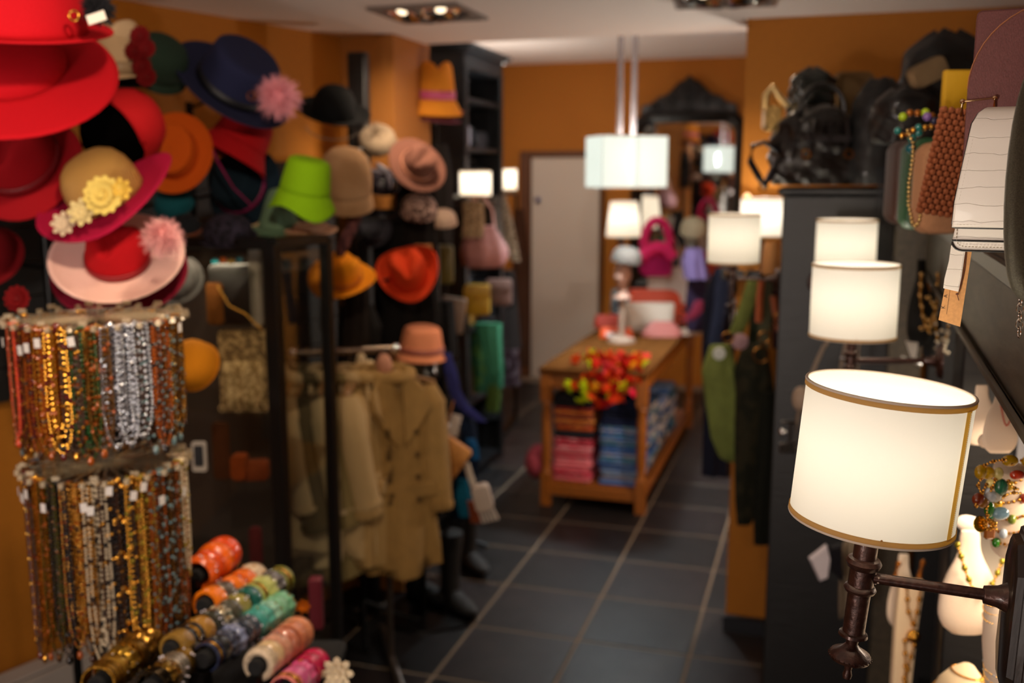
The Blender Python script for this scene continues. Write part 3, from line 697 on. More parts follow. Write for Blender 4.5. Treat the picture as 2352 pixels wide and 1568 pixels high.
# round bust with gold bead necklace, niche one
t, w_, h_ = bust('large cream necklace bust with gold bead chain behind the nearest lamp arm', 2222, 1452, 1.42, 146, 250, depthk=.4)
nk = thing('bead_necklace', 'gold bead necklace with faceted stones on the large cream bust', 'necklace', t.location, t.rotation_euler)
a, b = M(), M()
def arc(x0, x1, z0, z1, dip, y, n=14, h=h_):
    return [(x0+(x1-x0)*i/n, y+.3*.35*h*((z0+(z1-z0)*i/n-dip*sin(pi*i/n))/h)-.008, z0+(z1-z0)*i/n-dip*sin(pi*i/n)) for i in range(n+1)]
bead_drape(a, arc(-w_*.34, w_*.42, h_*.93, h_*.80, h_*.42, -w_*.22), .0028, b, 3, 1.1, 1.7)
o = a.build('beads', gold, nk); o['kind'] = 'stuff'; o = b.build('faceted_stones', mat('#8f8020', .12, .6), nk); o['kind'] = 'stuff'
M().sph((0, 0, 0), (.022, .006, .013), 16, 8, Matrix.Translation((.006, .035, h_*1.03)) @ Matrix.Rotation(.25, 4, 'Y')).build('disc', mat('#e9d9c8', .6), t)
t, w_, h_ = bust('cream necklace bust with round shoulders up behind the nearest shade', 2252, 1020, 1.5, 90, 140)
t2, w_, h_ = bust('narrow cream display card stand with a coral necklace under the fascia', 2296, 1040, 1.32, 84, 160, depthk=.15)
nk = thing('bead_necklace', 'fine coral chain on the narrow cream stand under the fascia', 'necklace', t2.location, t2.rotation_euler)
a = M(); bead_drape(a, [(x, y-.004, z) for x, y, z in arc(-w_*.2, w_*.22, h_*.85, h_*.85, h_*.4, -w_*.1)], .0016); o = a.build('beads', mat('#c2543a', .3), nk); o['kind'] = 'stuff'
t = at('display_disc', 'small oval cream disc earring stand behind the nearest shade rim', 'jewellery stand', 2264, 1012, 1.35)
M().lathe([(.0001, -.003), (.010, -.003), (.0105, 0), (.010, .003), (.0001, .003)], 20, Matrix.Rotation(pi/2, 4, 'X')).build('disc', cream, t)

# bracelet roll with many coloured stones
D = 1.22; s = D/F
t = at('bracelet_card', 'cream cone card printed with script and wrapped with stone bracelets', 'jewellery stand', 2345, 1240, D)
card = M(); rings = []
for i in range(9):
    k = i/8; cx = 6*s-62*s*(1-k)**.0*0; 
    c = Vector(((10-52*k)*s, 0, (-20+200*k)*s)); R = (80-42*k)*s
    rings.append([(c.x+R*cos(a), c.y+R*.55*sin(a), c.z+R*.35*cos(a)*-1*0+R*.32*sin(a)) for a in [2*pi*j/24 for j in range(24)]])
card.loft(rings); card.build('card', mat('#e2c9b0', .8), t, smooth=60)
for k, (txt, x, z, r_) in enumerate((('-Béren-', -20, 58, .55), ('-Béren-', -42, 12, 1.05))):
    text_mesh('printed_text', txt, .0085, mat('#5a4a40', .8), t, (x*s, -.052, z*s), (pi/2, -r_, 0), .4)
stone_cols = ['#c79a10', '#d8ab20', '#e8d27a', '#b83a1c', '#1f6a45', '#2f7a1e', '#8fbfd8', '#e6ddd0', '#8a3a20', '#b8651a', '#c9d4de', '#7a8a30']
bi = 0
lab = ['gold bracelet with yellow glass stones, topmost on the cream cone card', 'gold bracelet with coral red stones, second from the card top', 'gold bracelet with green mesh bead, middle of the cream cone card', 'gold bracelet with white pearls across the lower cream card', 'gold bracelet with pale blue and green drops above the gold disc']
for k, (kk, cols) in enumerate(((.93, (0, 1, 2)), (.74, (1, 3, 10)), (.56, (4, 11, 8)), (.40, (7, 10, 7)), (.27, (6, 5, 9)))):
    br = thing('stone_bracelet', lab[k], 'bracelet', t.location, t.rotation_euler, 'bracelets on the cream cone card')
    c = Vector(((10-52*kk)*s, 0, (-20+200*kk)*s)); R = (80-42*kk)*s+.003
    N = int(2*pi*R*.8/.0052); g = M(); S = {}
    for j in range(N):
        a = 2*pi*j/N; p = c+Vector((R*cos(a), R*.57*sin(a), R*.32*sin(a)-.0*cos(a)+.012*cos(a)))
        if j % 5 == 2 and j > 0:
            cc = stone_cols[cols[(j//5) % 3]]; S.setdefault(cc, M()).sph(p+Vector((0, 0, -.001)), (.0052, .0052, .0065), 10, 8)
        else: g.sph(p, .0022, 6, 4)
    o = g.build('gold_beads', gold, br); o['kind'] = 'stuff'
    for cc, mm in S.items(): o = mm.build('stone', mat(cc, .12, coat=.5), br); o['kind'] = 'stuff'
# hanging charms on the left end of the card
ch = at('charm_bracelet', 'gold charm bracelet with coin disc and coloured stone drops hanging off the card', 'bracelet', 2262, 1130, 1.14)
s = 1.14/F
def q(x, y, dy=0): return ((x-2262)*s, dy, (1130-y)*s)
M().lathe([(.0001, -.0007), (.0092, -.0007), (.0098, 0), (.0092, .0007), (.0001, .0007)], 28, Matrix.Translation(q(2256, 1208, -.002)) @ Matrix.Rotation(pi/2-.3, 4, 'X') @ Matrix.Rotation(.2, 4, 'Y')).build('coin_disc', mat('#b08f2c', .22, 1.), ch)
for nm, x, y, r, c in (('stone_drop', 2272, 1170, (.0062, .005, .010), '#2f7a1e'), ('stone_drop', 2300, 1180, (.0105, .006, .008), '#9cc4d8'), ('stone_drop', 2245, 1078, (.0075, .006, .009), '#c79a10'), ('stone_drop', 2262, 1080, (.008, .006, .008), '#d8a818'), ('stone_drop', 2245, 1145, (.008, .006, .008), '#8a3418'), ('stone_drop', 2256, 1152, (.0075, .006, .007), '#8f5a18'), ('stone_drop', 2296, 1115, (.008, .006, .0105), '#2a6e4c'), ('stone_drop', 2275, 1138, (.0068, .006, .0068), '#ccd2d8'), ('stone_drop', 2286, 1140, (.0065, .006, .0065), '#d8cfc0'), ('stone_drop', 2287, 1082, (.006, .005, .008), '#e0cf80'), ('stone_drop', 2332, 1085, (.009, .006, .006), '#c23a1c'), ('stone_drop', 2312, 1050, (.010, .006, .007), '#c79a10')):
    M().sph(q(x, y, -.004), r, 12, 8).build(nm, mat(c, .1, coat=.6, vary=.2, scale=150, bump=.01), ch)
M().box(q(2281, 1232), (.0125, .006, .015), b=.002).build('amber_block', mat('#a8601c', .15, coat=.6), ch)
g = M(); rr = random.Random(4)
for path in ([(2250, 1060), (2262, 1052), (2280, 1048), (2300, 1046), (2318, 1058)], [(2246, 1090), (2240, 1110), (2250, 1130), (2262, 1105)], [(2262, 1160), (2268, 1190), (2278, 1210), (2285, 1200), (2290, 1220)], [(2290, 1150), (2306, 1135), (2325, 1128), (2345, 1130)], [(2312, 1100), (2322, 1115), (2340, 1120)], [(2280, 1095), (2272, 1120), (2270, 1140)], [(2240, 1140), (2236, 1160), (2246, 1150)]):
    bead_drape(g, [q(x, y, -.006+rr.uniform(-.002, .002)) for x, y in path], .0017, g, 3, 1.1, 1.5)
for i in range(9): a = i*.7; g.sph(q(2272+11*cos(a), 1206+11*sin(a), -.007), .0026, 6, 5)
o = g.build('gold_beads', gold, ch); o['kind'] = 'stuff'
# lower right: shell-like jewellery roll and pillow
t = at('bracelet_cone', 'cream cone wound with gold chains beside the wall plate foot', 'jewellery stand', 2300, 1470, 1.25)
s = 1.25/F
m = M(); m.lathe([(.0001, 150*s), (10*s, 140*s), (26*s, 80*s), (44*s, 0), (56*s, -90*s), (60*s, -130*s)], 24, Matrix.Rotation(-.28, 4, 'Y')); m.build('cone', cream, t)
g = M(); gb = M()
for k in range(11):
    z = (110-22*k)*s; R = (18+3.9*k)*s
    bead_drape(g, [tuple(Matrix.Rotation(-.28, 4, 'Y') @ Vector(((R+.001)*cos(a), (R+.001)*sin(a), z+.004*sin(a)))) for a in [2*pi*j/20 for j in range(21)]], .0014 if k % 2 else .0019, gb if k > 4 else None, 9)
o = g.build('gold_chains', gold, t); o['kind'] = 'stuff'
o = gb.build('crystal_beads', mat('#e8e4e0', .08, .3, coat=1.), t); o['kind'] = 'stuff'
t = at('bracelet_pillow', 'cream cushion roll with wound gold bracelets at the bottom edge', 'jewellery stand', 2205, 1600, 1.35)
s = 1.35/F
m = M(); m.lathe([(.0001, 92*s), (14*s, 86*s), (40*s, 60*s), (58*s, 30*s), (64*s, 0), (64*s, -80*s)], 28, Matrix.Rotation(.18, 4, 'Y')); m.build('cushion', mat('#d9c09a', .8), t)
g = M()
for k in range(6):
    z = (66-16*k)*s; R = (36+7*k)*s
    g.torus(R, .0013, Matrix.Rotation(.18, 4, 'Y') @ Matrix.Translation((0, 0, z)) @ Matrix.Rotation(.05*k, 4, 'X'), 28, 6)
for k in range(6): g.sph((36*s*cos(k), -30*s, (60-14*k)*s), .004, 7, 5)
o = g.build('gold_rings', gold, t); o['kind'] = 'stuff'
# ---- second niche: leaning long stand with gold pendants
t = at('necklace_stand', 'tall narrow cream necklace ramp with gold pendants left of the black pilaster', 'jewellery stand', 2072, 1600, 1.98)
s = 1.98/F
m = M(); m.loft([[(x*s, y-.0, z*s) for x, y in ((-hw+dx, 0), (hw+dx, 0), (hw+dx, .02), (-hw+dx, .02))] for z, hw, dx in ((-60, 22, -2), (100, 25, 0), (200, 28, 2), (300, 30, 8))]); m.build('ramp', mat('#e8cba6', .8), t, bevel=.003)
g = M()
for i in range(9): a = 2*pi*i/8; g.sph(((14+9*cos(a))*s, -.008, (164+9*sin(a))*s), .0075, 8, 6)
g.sph((14*s, -.012, 164*s), .008, 8, 6); g.build('flower_pendant', gold, t)
g = M()
for p in ([(-8, 290), (-2, 230), (14, 190)], [(26, 290), (22, 230), (16, 190)], [(-4, 150), (2, 80), (0, 10)], [(20, 140), (10, 90), (4, 30)]): bead_drape(g, [(x*s, -.004, z*s) for x, z in p], .003, g, 4, 1.2, 1.8)
o = g.build('gold_chain', mat('#c98f3a', .25, 1.), t); o['kind'] = 'stuff'
t, w_, h_ = bust('cream oval bust above the tall narrow necklace ramp', 2072, 1440, 2.02, 76, 180, depthk=.3)
g = thing('bead_necklace', 'amber beads on the cream oval bust left of the pilaster', 'necklace', t.location, t.rotation_euler)
a = M(); s = 2.02/F
for p in ([(-28, 172), (-34, 140), (-30, 120)], [(30, 175), (24, 140), (20, 110)]): bead_drape(a, [(x*s, -.02, z*s) for x, z in p], .0045, a, 3, 1.1, 1.4)
o = a.build('beads', mat('#a8641c', .2, .7), g); o['kind'] = 'stuff'
# black busts with gold jewellery between second lamp and pilaster
for k, (x, y, w0, h0, lab, gl) in enumerate(((2112, 795, 62, 200, 'black velvet bust with gold chains right of the second lamp', 'matte gold chain necklace on the black velvet bust'), (2142, 840, 48, 180, 'second black velvet bust with crystal necklace near the pilaster', 'gold and crystal necklace on the second black velvet bust'))):
    D = 2.3; s = D/F
    t, w_, h_ = bust(lab, x, y, D, w0, h0, '#0c0b0c')
    g = thing('bead_necklace', gl, 'necklace', t.location, t.rotation_euler)
    a, b = M(), M()
    for dx in (-.3, .3):
        bead_drape(a, [(w_*dx, -.03, h_*.85), (w_*dx*1.1, -.035, h_*.6), (w_*dx*.6, -.04, h_*.35), (0, -.04, h_*.2)], .004, b, 3, 1.0, 1.6)
    for i in range(9): b.sph((random.uniform(-.3, .3)*w_, -.04, h_*random.uniform(.2, .6)), .006, 7, 5)
    o = a.build('beads', mat('#b98a3c', .25, 1.), g); o['kind'] = 'stuff'
    o = b.build('crystals', mat('#d8b070', .15, .9) if k == 0 else mat('#e0d4c0', .1, .8), g); o['kind'] = 'stuff'
t = at('earring_card', 'small white triangular earring card under the black velvet busts', 'card', 2096, 800, 2.2)
s = 2.2/F
M().poly([(-18*s, 18*s), (12*s, 14*s), (8*s, -34*s), (4*s, -36*s)], .003).build('card', mat('#e0d8cc', .7), t)
# things hanging under the second lamp, on the end panel
ribbon = mat('#8f7f70', .7, bump=.3, scale=90)
for k, (pp, r, lab) in enumerate(((((1905, 778), (1890, 800), (1872, 840), (1850, 900), (1838, 940)), .012, 'taupe ribbon strap slanting down left under the second lamp'), (((1946, 782), (1940, 800), (1932, 840), (1928, 900)), .010, 'taupe ribbon strap hanging straight under the second lamp'), (((1974, 782), (1972, 810), (1970, 850)), .007, 'thin taupe cord hanging right of the two ribbon straps'))):
    P = [V(x, y, 2.62) for x, y in pp]; t = thing('ribbon_strap', lab, 'strap', P[0])
    M().tube([p-P[0] for p in P], r, 8, flat=.35).build('ribbon', ribbon, t)
t = at('shelf_bracket', 'grey metal bar bracket right below the second lamp shade', 'bracket', 2030, 830, 2.3)
s = 2.3/F
M().box((0, 0, 0), (160*s, .012, 11*s), b=.003).build('bar', mat('#877b7a', .35, .5), t)
M().lathe([(.014, -.004), (.017, 0), (.014, .004)], 16, Matrix.Translation((-85*s, 0, 8*s))).build('ring', silver, t)
M().tube([(70*s, 0, 0), (84*s, 0, -8*s), (84*s, .1, -8*s)], .006, 6).build('hook', silver, t)
# cream tassel ribbon, chrome clips, white bow low on the panel
t = at('tassel_ribbon', 'beige satin rosette and ribbon tails left of the nearest shade', 'ribbon', 1838, 925, 2.6)
s = 2.6/F
m = M(); m.sph((0, 0, 10*s), (20*s, .02, 30*s), 14, 8); m.build('rosette', mat('#9a8370', .6, bump=.5, scale=60), t)
m = M(); m.tube([(0, 0, 0), (-6*s, 0, -50*s), (-8*s, 0, -110*s)], .012, 8, flat=.3); m.tube([(8*s, 0, 0), (14*s, 0, -50*s), (10*s, 0, -120*s)], .012, 8, flat=.3); m.build('tails', mat('#7a6a5c', .6), t)
t = at('chrome_clip', 'chrome hanger clip with round knob left of the nearest shade', 'clip', 1806, 1000, 2.6)
M().sph((-8*s, 0, 8*s), 10*s, 12, 8).build('knob', chrome, t)
m = M(); m.box((4*s, 0, 32*s), (34*s, .01, 7*s), b=.002); m.box((4*s, 0, -30*s), (38*s, .012, 26*s), b=.003); m.box((10*s, 0, 0), (7*s, .01, 70*s)); m.build('clip_frame', mat('#55504e', .3, .9), t)
t = at('satin_bow', 'white and black satin bow low below the nearest shade', 'bow', 1905, 1290, 2.5)
s = 2.5/F
M().poly([(-50*s, 10*s), (-10*s, 44*s), (0, 10*s), (-4*s, -40*s), (-22*s, -48*s)], .02, b=.1).build('loop', mat('#c9bec4', .35, bump=.3, scale=40), t)
M().poly([(0, 40*s), (26*s, 46*s), (34*s, -52*s), (4*s, -20*s)], .02, b=.1).build('loop', mat('#17151a', .35), t)
t = at('hanging_scarf', 'beige silk scarf hanging behind the stem of the nearest lamp', 'scarf', 1950, 1330, 2.55)
m = M(); m.loft([[(x*s*(1-.3*abs(z)/130)+0, .012*sin(x*.35), z*s) for x in range(-26, 27, 4)] for z in (100, 60, 20, -30, -70, -100)], cap=False, closed=False)
m.build('cloth', mat('#8b7a66', .7), t, solid=.003)

# ================================================================== HATS
def crown_profile(style):
    if style == 'boater': return [(1, 0), (.985, .25), (.97, .5), (.96, .8), (.94, .93), (.86, .99), (.6, 1.0), (.3, 1.0), (.01, 1.0)]
    if style == 'dome': return [(1, 0), (1.0, .2), (.98, .4), (.92, .6), (.78, .8), (.58, .92), (.35, .98), (.15, 1.0), (.01, 1.0)]
    if style == 'bucket': return [(1, 0), (.95, .3), (.89, .6), (.84, .82), (.78, .93), (.66, .98), (.4, 1.0), (.2, 1.0), (.01, 1.0)]
    if style == 'cone': return [(1, 0), (.88, .2), (.74, .45), (.6, .7), (.5, .85), (.38, .96), (.2, 1.0), (.1, 1.0), (.01, 1.0)]
    return [(1, 0), (.97, .2), (.93, .45), (.89, .7), (.84, .86), (.72, .97), (.5, 1.02), (.25, 1.0), (.01, .98)]
def hat_mesh(R, r, h, style, curl=.0, side=.0, droop=.0, oval=1.12, seed=0, wave=0.):
    rnd = random.Random(seed); n = 40
    pr = crown_profile(style); P = []
    for (a, b), (c, d) in zip(pr, pr[1:]): P += [(a, b), ((a+c)/2, (b+d)/2)]
    P.append(pr[-1])
    rings = []
    for rr, zz in P:
        row = []
        for j in range(n):
            th = 2*pi*j/n; x = r*rr*cos(th); y = r*oval*rr*sin(th); z = h*zz
            if style == 'fedora' and zz > .35:
                k = (zz-.35)/.65
                z -= h*.26*k*k*exp(-(x/(.34*r))**2)*(1 if y > -r*.8 else .8)
                pinch = exp(-((y+r*.75)/(r*.45))**2)*k
                x *= 1-.42*pinch
                z -= h*.06*max(0, y/r)*k
            row.append((x, y, z))
        rings.append(row)
    brim = []
    for i in range(9):
        q = 1-i/8; rho = r+(R-r)*q; row = []
        for j in range(n):
            th = 2*pi*j/n; ov = 1+(oval-1)*(1-.5*q)
            z = -droop*q*h + curl*h*q**3 + side*h*q*q*(abs(cos(th))**1.6) + wave*h*q*sin(3*th+seed)*.3
            row.append((rho*cos(th), rho*ov*sin(th), z))
        brim.append(row)
    return brim, rings
def hat(name, label, px, py, D, wpx, style='fedora', tilt=.4, lean=0., spin=0., color='#a02020', brim_color=None, band=None, R_r=1.75, h_r=1.15, curl=0., side=0., droop=0., seed=0, wave=0., mt=None, group=None, oval=1.1, thick=.003):
    s = D/F; R = wpx*s/2; r = R/R_r; h = r*h_r
    rot = (Matrix.Rotation(PS, 3, 'Z') @ Matrix.Rotation(lean, 3, 'Y') @ Matrix.Rotation(tilt, 3, 'X') @ Matrix.Rotation(spin, 3, 'Z')).to_euler()
    t = thing(name, label, 'hat', V(px, py, D), rot, group)
    brim, rings = hat_mesh(R, r, h, style, curl, side, droop, oval, seed, wave)
    m1 = mt or felt(color); m2 = felt(brim_color) if brim_color else m1
    M().loft(rings, cap=False).build('crown', m1, t, smooth=70, solid=thick)
    M().loft(brim, cap=False).build('brim', m2, t, smooth=70, solid=thick)
    if band:
        w_ = .24*h
        b = M(); b.loft([[(rr*cos(2*pi*j/40), rr*oval*sin(2*pi*j/40), z) for j in range(40)] for rr, z in ((r*1.03, .002), (r*1.035, w_*.5), (r*1.02, w_))], cap=False); b.build('hat_band', mat(band, .5, bump=.2, scale=200), t, solid=.001)
    t['r'] = r; t['h'] = h
    return t
def pompom(parent, loc, R, color, name='feather_pompom', n=420, rr=.0009, seed=1):
    rnd = random.Random(seed); m = M(); m.sph((0, 0, 0), R*.45, 10, 8)
    for i in range(n):
        d = Vector((rnd.gauss(0, 1), rnd.gauss(0, 1), rnd.gauss(0, 1))).normalized(); L = R*rnd.uniform(.75, 1.15)
        bend = Vector((rnd.uniform(-.2, .2), rnd.uniform(-.2, .2), rnd.uniform(-.3, .1)))*R
        m.tube([d*R*.3, d*L*.7, d*L+bend*.5], [rr*2, rr*1.6, rr*.5], 3)
    o = m.build(name, mat(color, .9, sheen=.5), parent); o.location = loc; o['kind'] = 'stuff'; return o
def flower(parent, loc, R, color, n=9, layers=3, name='flower', face=(0, -1, .2)):
    T = Matrix.Translation(loc) @ look(face)
    c = M().sph((0, 0, R*.15), R*.25, 8, 6, T).build(name, mat(color, .7), parent)
    for l in range(layers):
        for k in range(n):
            a = 2*pi*k/n+l*.4; rad = R*(1-.25*l); p = M()
            X = T @ Matrix.Rotation(a, 4, 'Z') @ Matrix.Rotation(-.25-.3*l, 4, 'Y')
            p.sph((rad*.55, 0, R*.08*l), (rad*.48, rad*.26, R*.05), 8, 5, X)
            p.build('petal', mat(color, .85, vary=.08, bump=.1, spec=.15), c)

PI_ = pi
# -- nearest stack, top-left corner
hat('red_hat', 'topmost bright red felt hat in the corner above the other red hats', 20, 66, 2.05, 430, 'boater', .25, .12, 0, '#c8101f', R_r=1.35, h_r=.85, curl=.05, seed=1)
hat('red_hat', 'wide red felt hat with sweeping brim under the topmost red hat', 10, 150, 2.15, 470, 'dome', .62, .28, 0, '#c40d1c', R_r=1.9, h_r=.5, droop=.35, seed=2)
hat('red_hat', 'deep red fedora hanging below the wide sweeping red hat', 45, 370, 2.35, 270, 'fedora', .95, .1, .2, '#9c0d18', R_r=1.55, h_r=1.35, droop=.25, side=.2, band='#7a0a14', seed=3)
hat('red_hat', 'dark red hat at the left picture edge level with the pink brimmed hat', -30, 590, 2.6, 160, 'dome', .9, .2, 0, '#7a0c14', R_r=1.3, h_r=.9)
t = hat('cream_hat', 'cream felt fedora with dark brim edge behind the red hats', 268, 168, 2.5, 150, 'fedora', .12, .08, 0, '#b09676', R_r=1.35, h_r=2.1, side=.15, droop=.1, band='#8a7358', seed=4)
hat('black_brimmed_hat', 'black brimmed hat stacked directly beneath the cream fedora', 272, 196, 2.55, 140, 'boater', .1, .06, 0, '#14110f', R_r=1.4, h_r=.5)
fl_t = t
t = at('sequin_flower', 'dark red sequinned flower between cream fedora and green hat', 'flower', 325, 118, 2.45)
for dx, dz in ((0, .035), (-.015, 0), (.012, .005), (0, -.035), (.01, -.06)): flower(t, (dx, 0, dz), .026, '#5c0408', 12, 3, 'sequin_bloom')
t = at('price_tag', 'white paper tag on a black fur pompom over the topmost red hat', 'tag', 218, 28, 1.95)
pompom(t, (-.002, .02, .01), .032, '#14141c', 'fur_pompom', 700, .0005)
M().box((.004, -.015, -.014), (.036, .002, .018), Matrix.Rotation(-.3, 4, 'Y'), b=.0006).build('card', mat('#e8e0d4', .6), t)
M().torus(.009, .0022, Matrix.Translation((-.036, -.01, -.008)) @ Matrix.Rotation(pi/2, 4, 'X')).build('gold_clip', gold, t)
hat('green_hat', 'dark green felt hat with domed crown under the ceiling', 358, 150, 2.85, 150, 'dome', .5, .75, 0, '#22332a', R_r=1.25, h_r=1.1, droop=.2)
t = hat('navy_hat', 'navy blue flat crowned hat with black band and wide brim', 530, 200, 2.95, 275, 'boater', .38, .72, 0, '#1c1f3c', R_r=1.75, h_r=1.15, curl=.1, band='#0a0a12', seed=6, oval=1.12)
tp = at('feather_pompom', 'pale pink feather pompom clipped to the navy hat with a brass clip', 'pompom', 640, 222, 2.75)
pompom(tp, (0, 0, 0), .06, '#e59aa6', 'feathers', 1100, .0004)
m = M(); m.torus(.011, .0022, Matrix.Translation((-.068, -.02, 0)) @ Matrix.Rotation(pi/2, 4, 'X')); m.torus(.008, .002, Matrix.Translation((-.055, -.02, .006)) @ Matrix.Rotation(pi/2, 4, 'X')); m.sph((-.06, -.03, -.006), .004, 8, 6); m.build('brass_clip', mat('#a06a50', .2, 1.), tp)
hat('black_hat', 'black bowler hat with a beaded chain band below the black post', 765, 262, 3.7, 165, 'dome', .38, .22, 0, '#0a0a0c', R_r=1.75, h_r=1.35, curl=.15)
nb = at('hat_chain', 'thin beaded chain lying around the black bowler crown', 'chain', 775, 285, 3.5)
m = M(); bead_drape(m, [(.10*cos(a)-.0, -.06, .055*sin(a)) for a in [pi+.25+2.5*i/16 for i in range(17)]], .003); o = m.build('beads', mat('#6a5f52', .3, .7), nb); o['kind'] = 'stuff'
# -- second row
hat('red_bucket_hat', 'dark red bucket hat tucked under the navy hat', 548, 330, 3.0, 170, 'bucket', -.2, .5, 0, '#a60d15', R_r=1.35, h_r=1.1, droop=.55, seed=8)
hat('teal_hat', 'dark teal felt hat with magenta edge under the red bucket hat', 555, 428, 3.1, 190, 'bucket', 1.0, -.75, 0, '#0d1f2c', R_r=1.5, h_r=.9, droop=.2, band='#7a0f4a')
t = thing('ribbon_trim', 'magenta ribbon edging hanging diagonally under the dark red bucket hat', 'ribbon', V(478, 320, 2.9))
M().tube([V(*q)-V(478, 320, 2.9) for q in ((478, 320, 2.9), (500, 370, 2.88), (535, 430, 2.88), (578, 472, 2.9))], .006, 8, flat=.4).build('ribbon', mat('#8a0f50', .6), t)
hat('green_felt_hat', 'grey green pointed felt hat resting on a cream brim', 640, 520, 2.95, 135, 'cone', .15, .05, 0, '#5f7a62', R_r=1.5, h_r=1.9, droop=.1)
hat('cream_straw_hat', 'cream straw brim lying under the grey green pointed hat', 640, 528, 2.98, 165, 'boater', .12, .02, 0, '#d6bb8c', R_r=1.6, h_r=.3, wave=.6)
hat('lime_bucket_hat', 'lime green bucket hat with downturned brim on the glass case', 700, 440, 2.8, 148, 'bucket', .12, .22, .5, '#7fb00a', R_r=1.32, h_r=1.35, droop=.55, wave=.5, seed=9)
hat('salmon_felt_hat', 'salmon pink brim showing under the lime bucket hat', 715, 528, 2.9, 120, 'boater', .1, 0, 0, '#c99a7e', R_r=1.5, h_r=.3, wave=.5)
hat('beige_cloche', 'camel beige cloche hat with rounded crown beside the lime hat', 792, 438, 3.5, 134, 'dome', .35, .12, 0, '#a8815c', R_r=1.12, h_r=1.65, droop=.35)
hat('orange_boater', 'rust orange flat crowned hat facing the room below the green hat', 402, 352, 2.85, 176, 'boater', 1.25, -.12, 0, '#c4530e', R_r=1.7, h_r=.75, curl=.12, oval=1.18)
hat('red_open_hat', 'red felt hat tipped to show its black inside above the straw hat', 262, 310, 2.5, 190, 'dome', -.75, .8, 0, '#c41a20', R_r=1.12, h_r=1.3, oval=1.15)
mm = at('hat_lining', 'black satin lining inside the tipped red felt hat', 'lining', 258, 318, 2.46)
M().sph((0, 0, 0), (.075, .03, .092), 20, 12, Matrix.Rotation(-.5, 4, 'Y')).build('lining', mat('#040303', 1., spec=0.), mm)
t = hat('straw_flower_hat', 'straw crowned hat with magenta ribbed brim and yellow flowers', 250, 452, 2.3, 330, 'dome', .48, -.36, 0, '#a8823f', brim_color='#b3123f', R_r=2.0, h_r=1.3, side=.3, droop=.1, seed=4, mt=mat('#cf9c50', .7, bump=.6, scale=160, kind='wave', vary=.12))
f = at('flower_trim', 'pale yellow fabric flowers with beads on the magenta ribbed brim', 'flowers', 240, 450, 2.14)
flower(f, (0, 0, 0), .045, '#e2c86a', 13, 4, 'yellow_bloom'); flower(f, (-.05, 0, -.035), .032, '#dcc78c', 8, 2, 'cream_bloom'); flower(f, (-.095, .01, -.06), .028, '#d6bfa0', 8, 2, 'cream_bloom'); flower(f, (.035, .0, .012), .028, '#d9b44c', 8, 2, 'yellow_bloom')
t = hat('pink_brim_hat', 'red fedora with wide pale pink brim and pink feathers over the necklaces', 272, 598, 2.3, 296, 'fedora', .68, .16, 0, '#b80f18', brim_color='#ffcfc2', R_r=2.1, h_r=1.15, curl=.18, side=.05, band='#8e0a16', seed=5, oval=1.0)
f = at('feather_plume', 'soft pink feather plume on the side of the pale brimmed red fedora', 'feather', 372, 545, 2.16)
pompom(f, (0, 0, 0), .045, '#e0a0a0', 'feathers', 900, .0004, 5)
M().tube([(.0, 0, .03), (.02, 0, .0), (.03, 0, -.03), (.028, 0, -.05)], .002, 6).build('quill', mat('#c07a7a', .6), f)
hat('magenta_hat', 'deep pink hat stacked directly beneath the pale brimmed red fedora', 276, 622, 2.36, 300, 'boater', .68, .16, 0, '#8c1832', R_r=1.9, h_r=.4, curl=.05, oval=1.0)
hat('grey_hat', 'light grey felt hat peeking out behind the pale pink brim', 400, 640, 2.75, 130, 'dome', .9, .4, 0, '#454343', R_r=1.3, h_r=.6)
hat('teal_beret', 'teal blue beret behind the straw flower hat', 400, 470, 2.9, 90, 'dome', .6, 0, 0, '#11505c', R_r=1.1, h_r=.8)
hat('plaid_cap', 'dark violet plaid cap on the left of the glass case top', 525, 545, 2.7, 130, 'dome', .3, 0, 0, '#24202e', R_r=1.2, h_r=.9, mt=cloth('#2b2636', '#15131c', 60))
hat('dark_wool_hat', 'dark wool hat with multicoloured band behind the pink feathers', 425, 535, 2.8, 80, 'dome', .3, 0, 0, '#171a20', R_r=1.1, h_r=1.1, band='#7a3a1c')
t = at('sequin_flower', 'red sequinned flower above the left end of the necklaces', 'flower', 42, 686, 2.1)
flower(t, (0, 0, 0), .030, '#6a070a', 12, 3, 'sequin_bloom')
# -- middle distance
t = hat('white_beret', 'fluffy off white beret left of the brown pink fedora', 868, 330, 4.0, 88, 'dome', .7, -.1, 0, '#85735f', R_r=1.05, h_r=.8)
pompom(t, (0, 0, .03), .06, '#8f7c68', 'fur', 900, .0006)
hat('brown_pink_fedora', 'large dusty pink fedora tilted on its side beside the white beret', 958, 380, 3.95, 140, 'fedora', .75, .75, 0, '#6c463a', R_r=1.8, h_r=1.1, side=.1, band='#c28468')
hat('black_satin_hat', 'black satin hat with grey bow below the white beret', 876, 425, 4.0, 86, 'dome', .5, .2, 0, '#15131a', R_r=1.15, h_r=.9, mt=mat('#1d1b24', .25, bump=.7, scale=30, vary=.3))
f = at('satin_bow', 'grey satin bow on the black satin hat below the white beret', 'bow', 878, 405, 3.85); s = 3.85/F
for a in (-.9, -.3, .4): M().sph((18*s*sin(a), 0, 14*s*cos(a)), (26*s, .008, 7*s), 10, 6, Matrix.Rotation(a+1.0, 4, 'Y')).build('bow_loop', mat('#57535f', .3), f)
hat('charcoal_hat', 'small charcoal flat hat facing the room under the black satin hat', 858, 524, 4.0, 84, 'boater', 1.3, .1, 0, '#34343c', R_r=1.35, h_r=.6, oval=1.15)
hat('leopard_fur_hat', 'leopard patterned fur hat under the large dusty pink fedora', 962, 490, 3.98, 86, 'dome', .4, .1, 0, '#a88678', R_r=1.06, h_r=1.0, mt=cloth('#b09084', '#3a2620', 60))
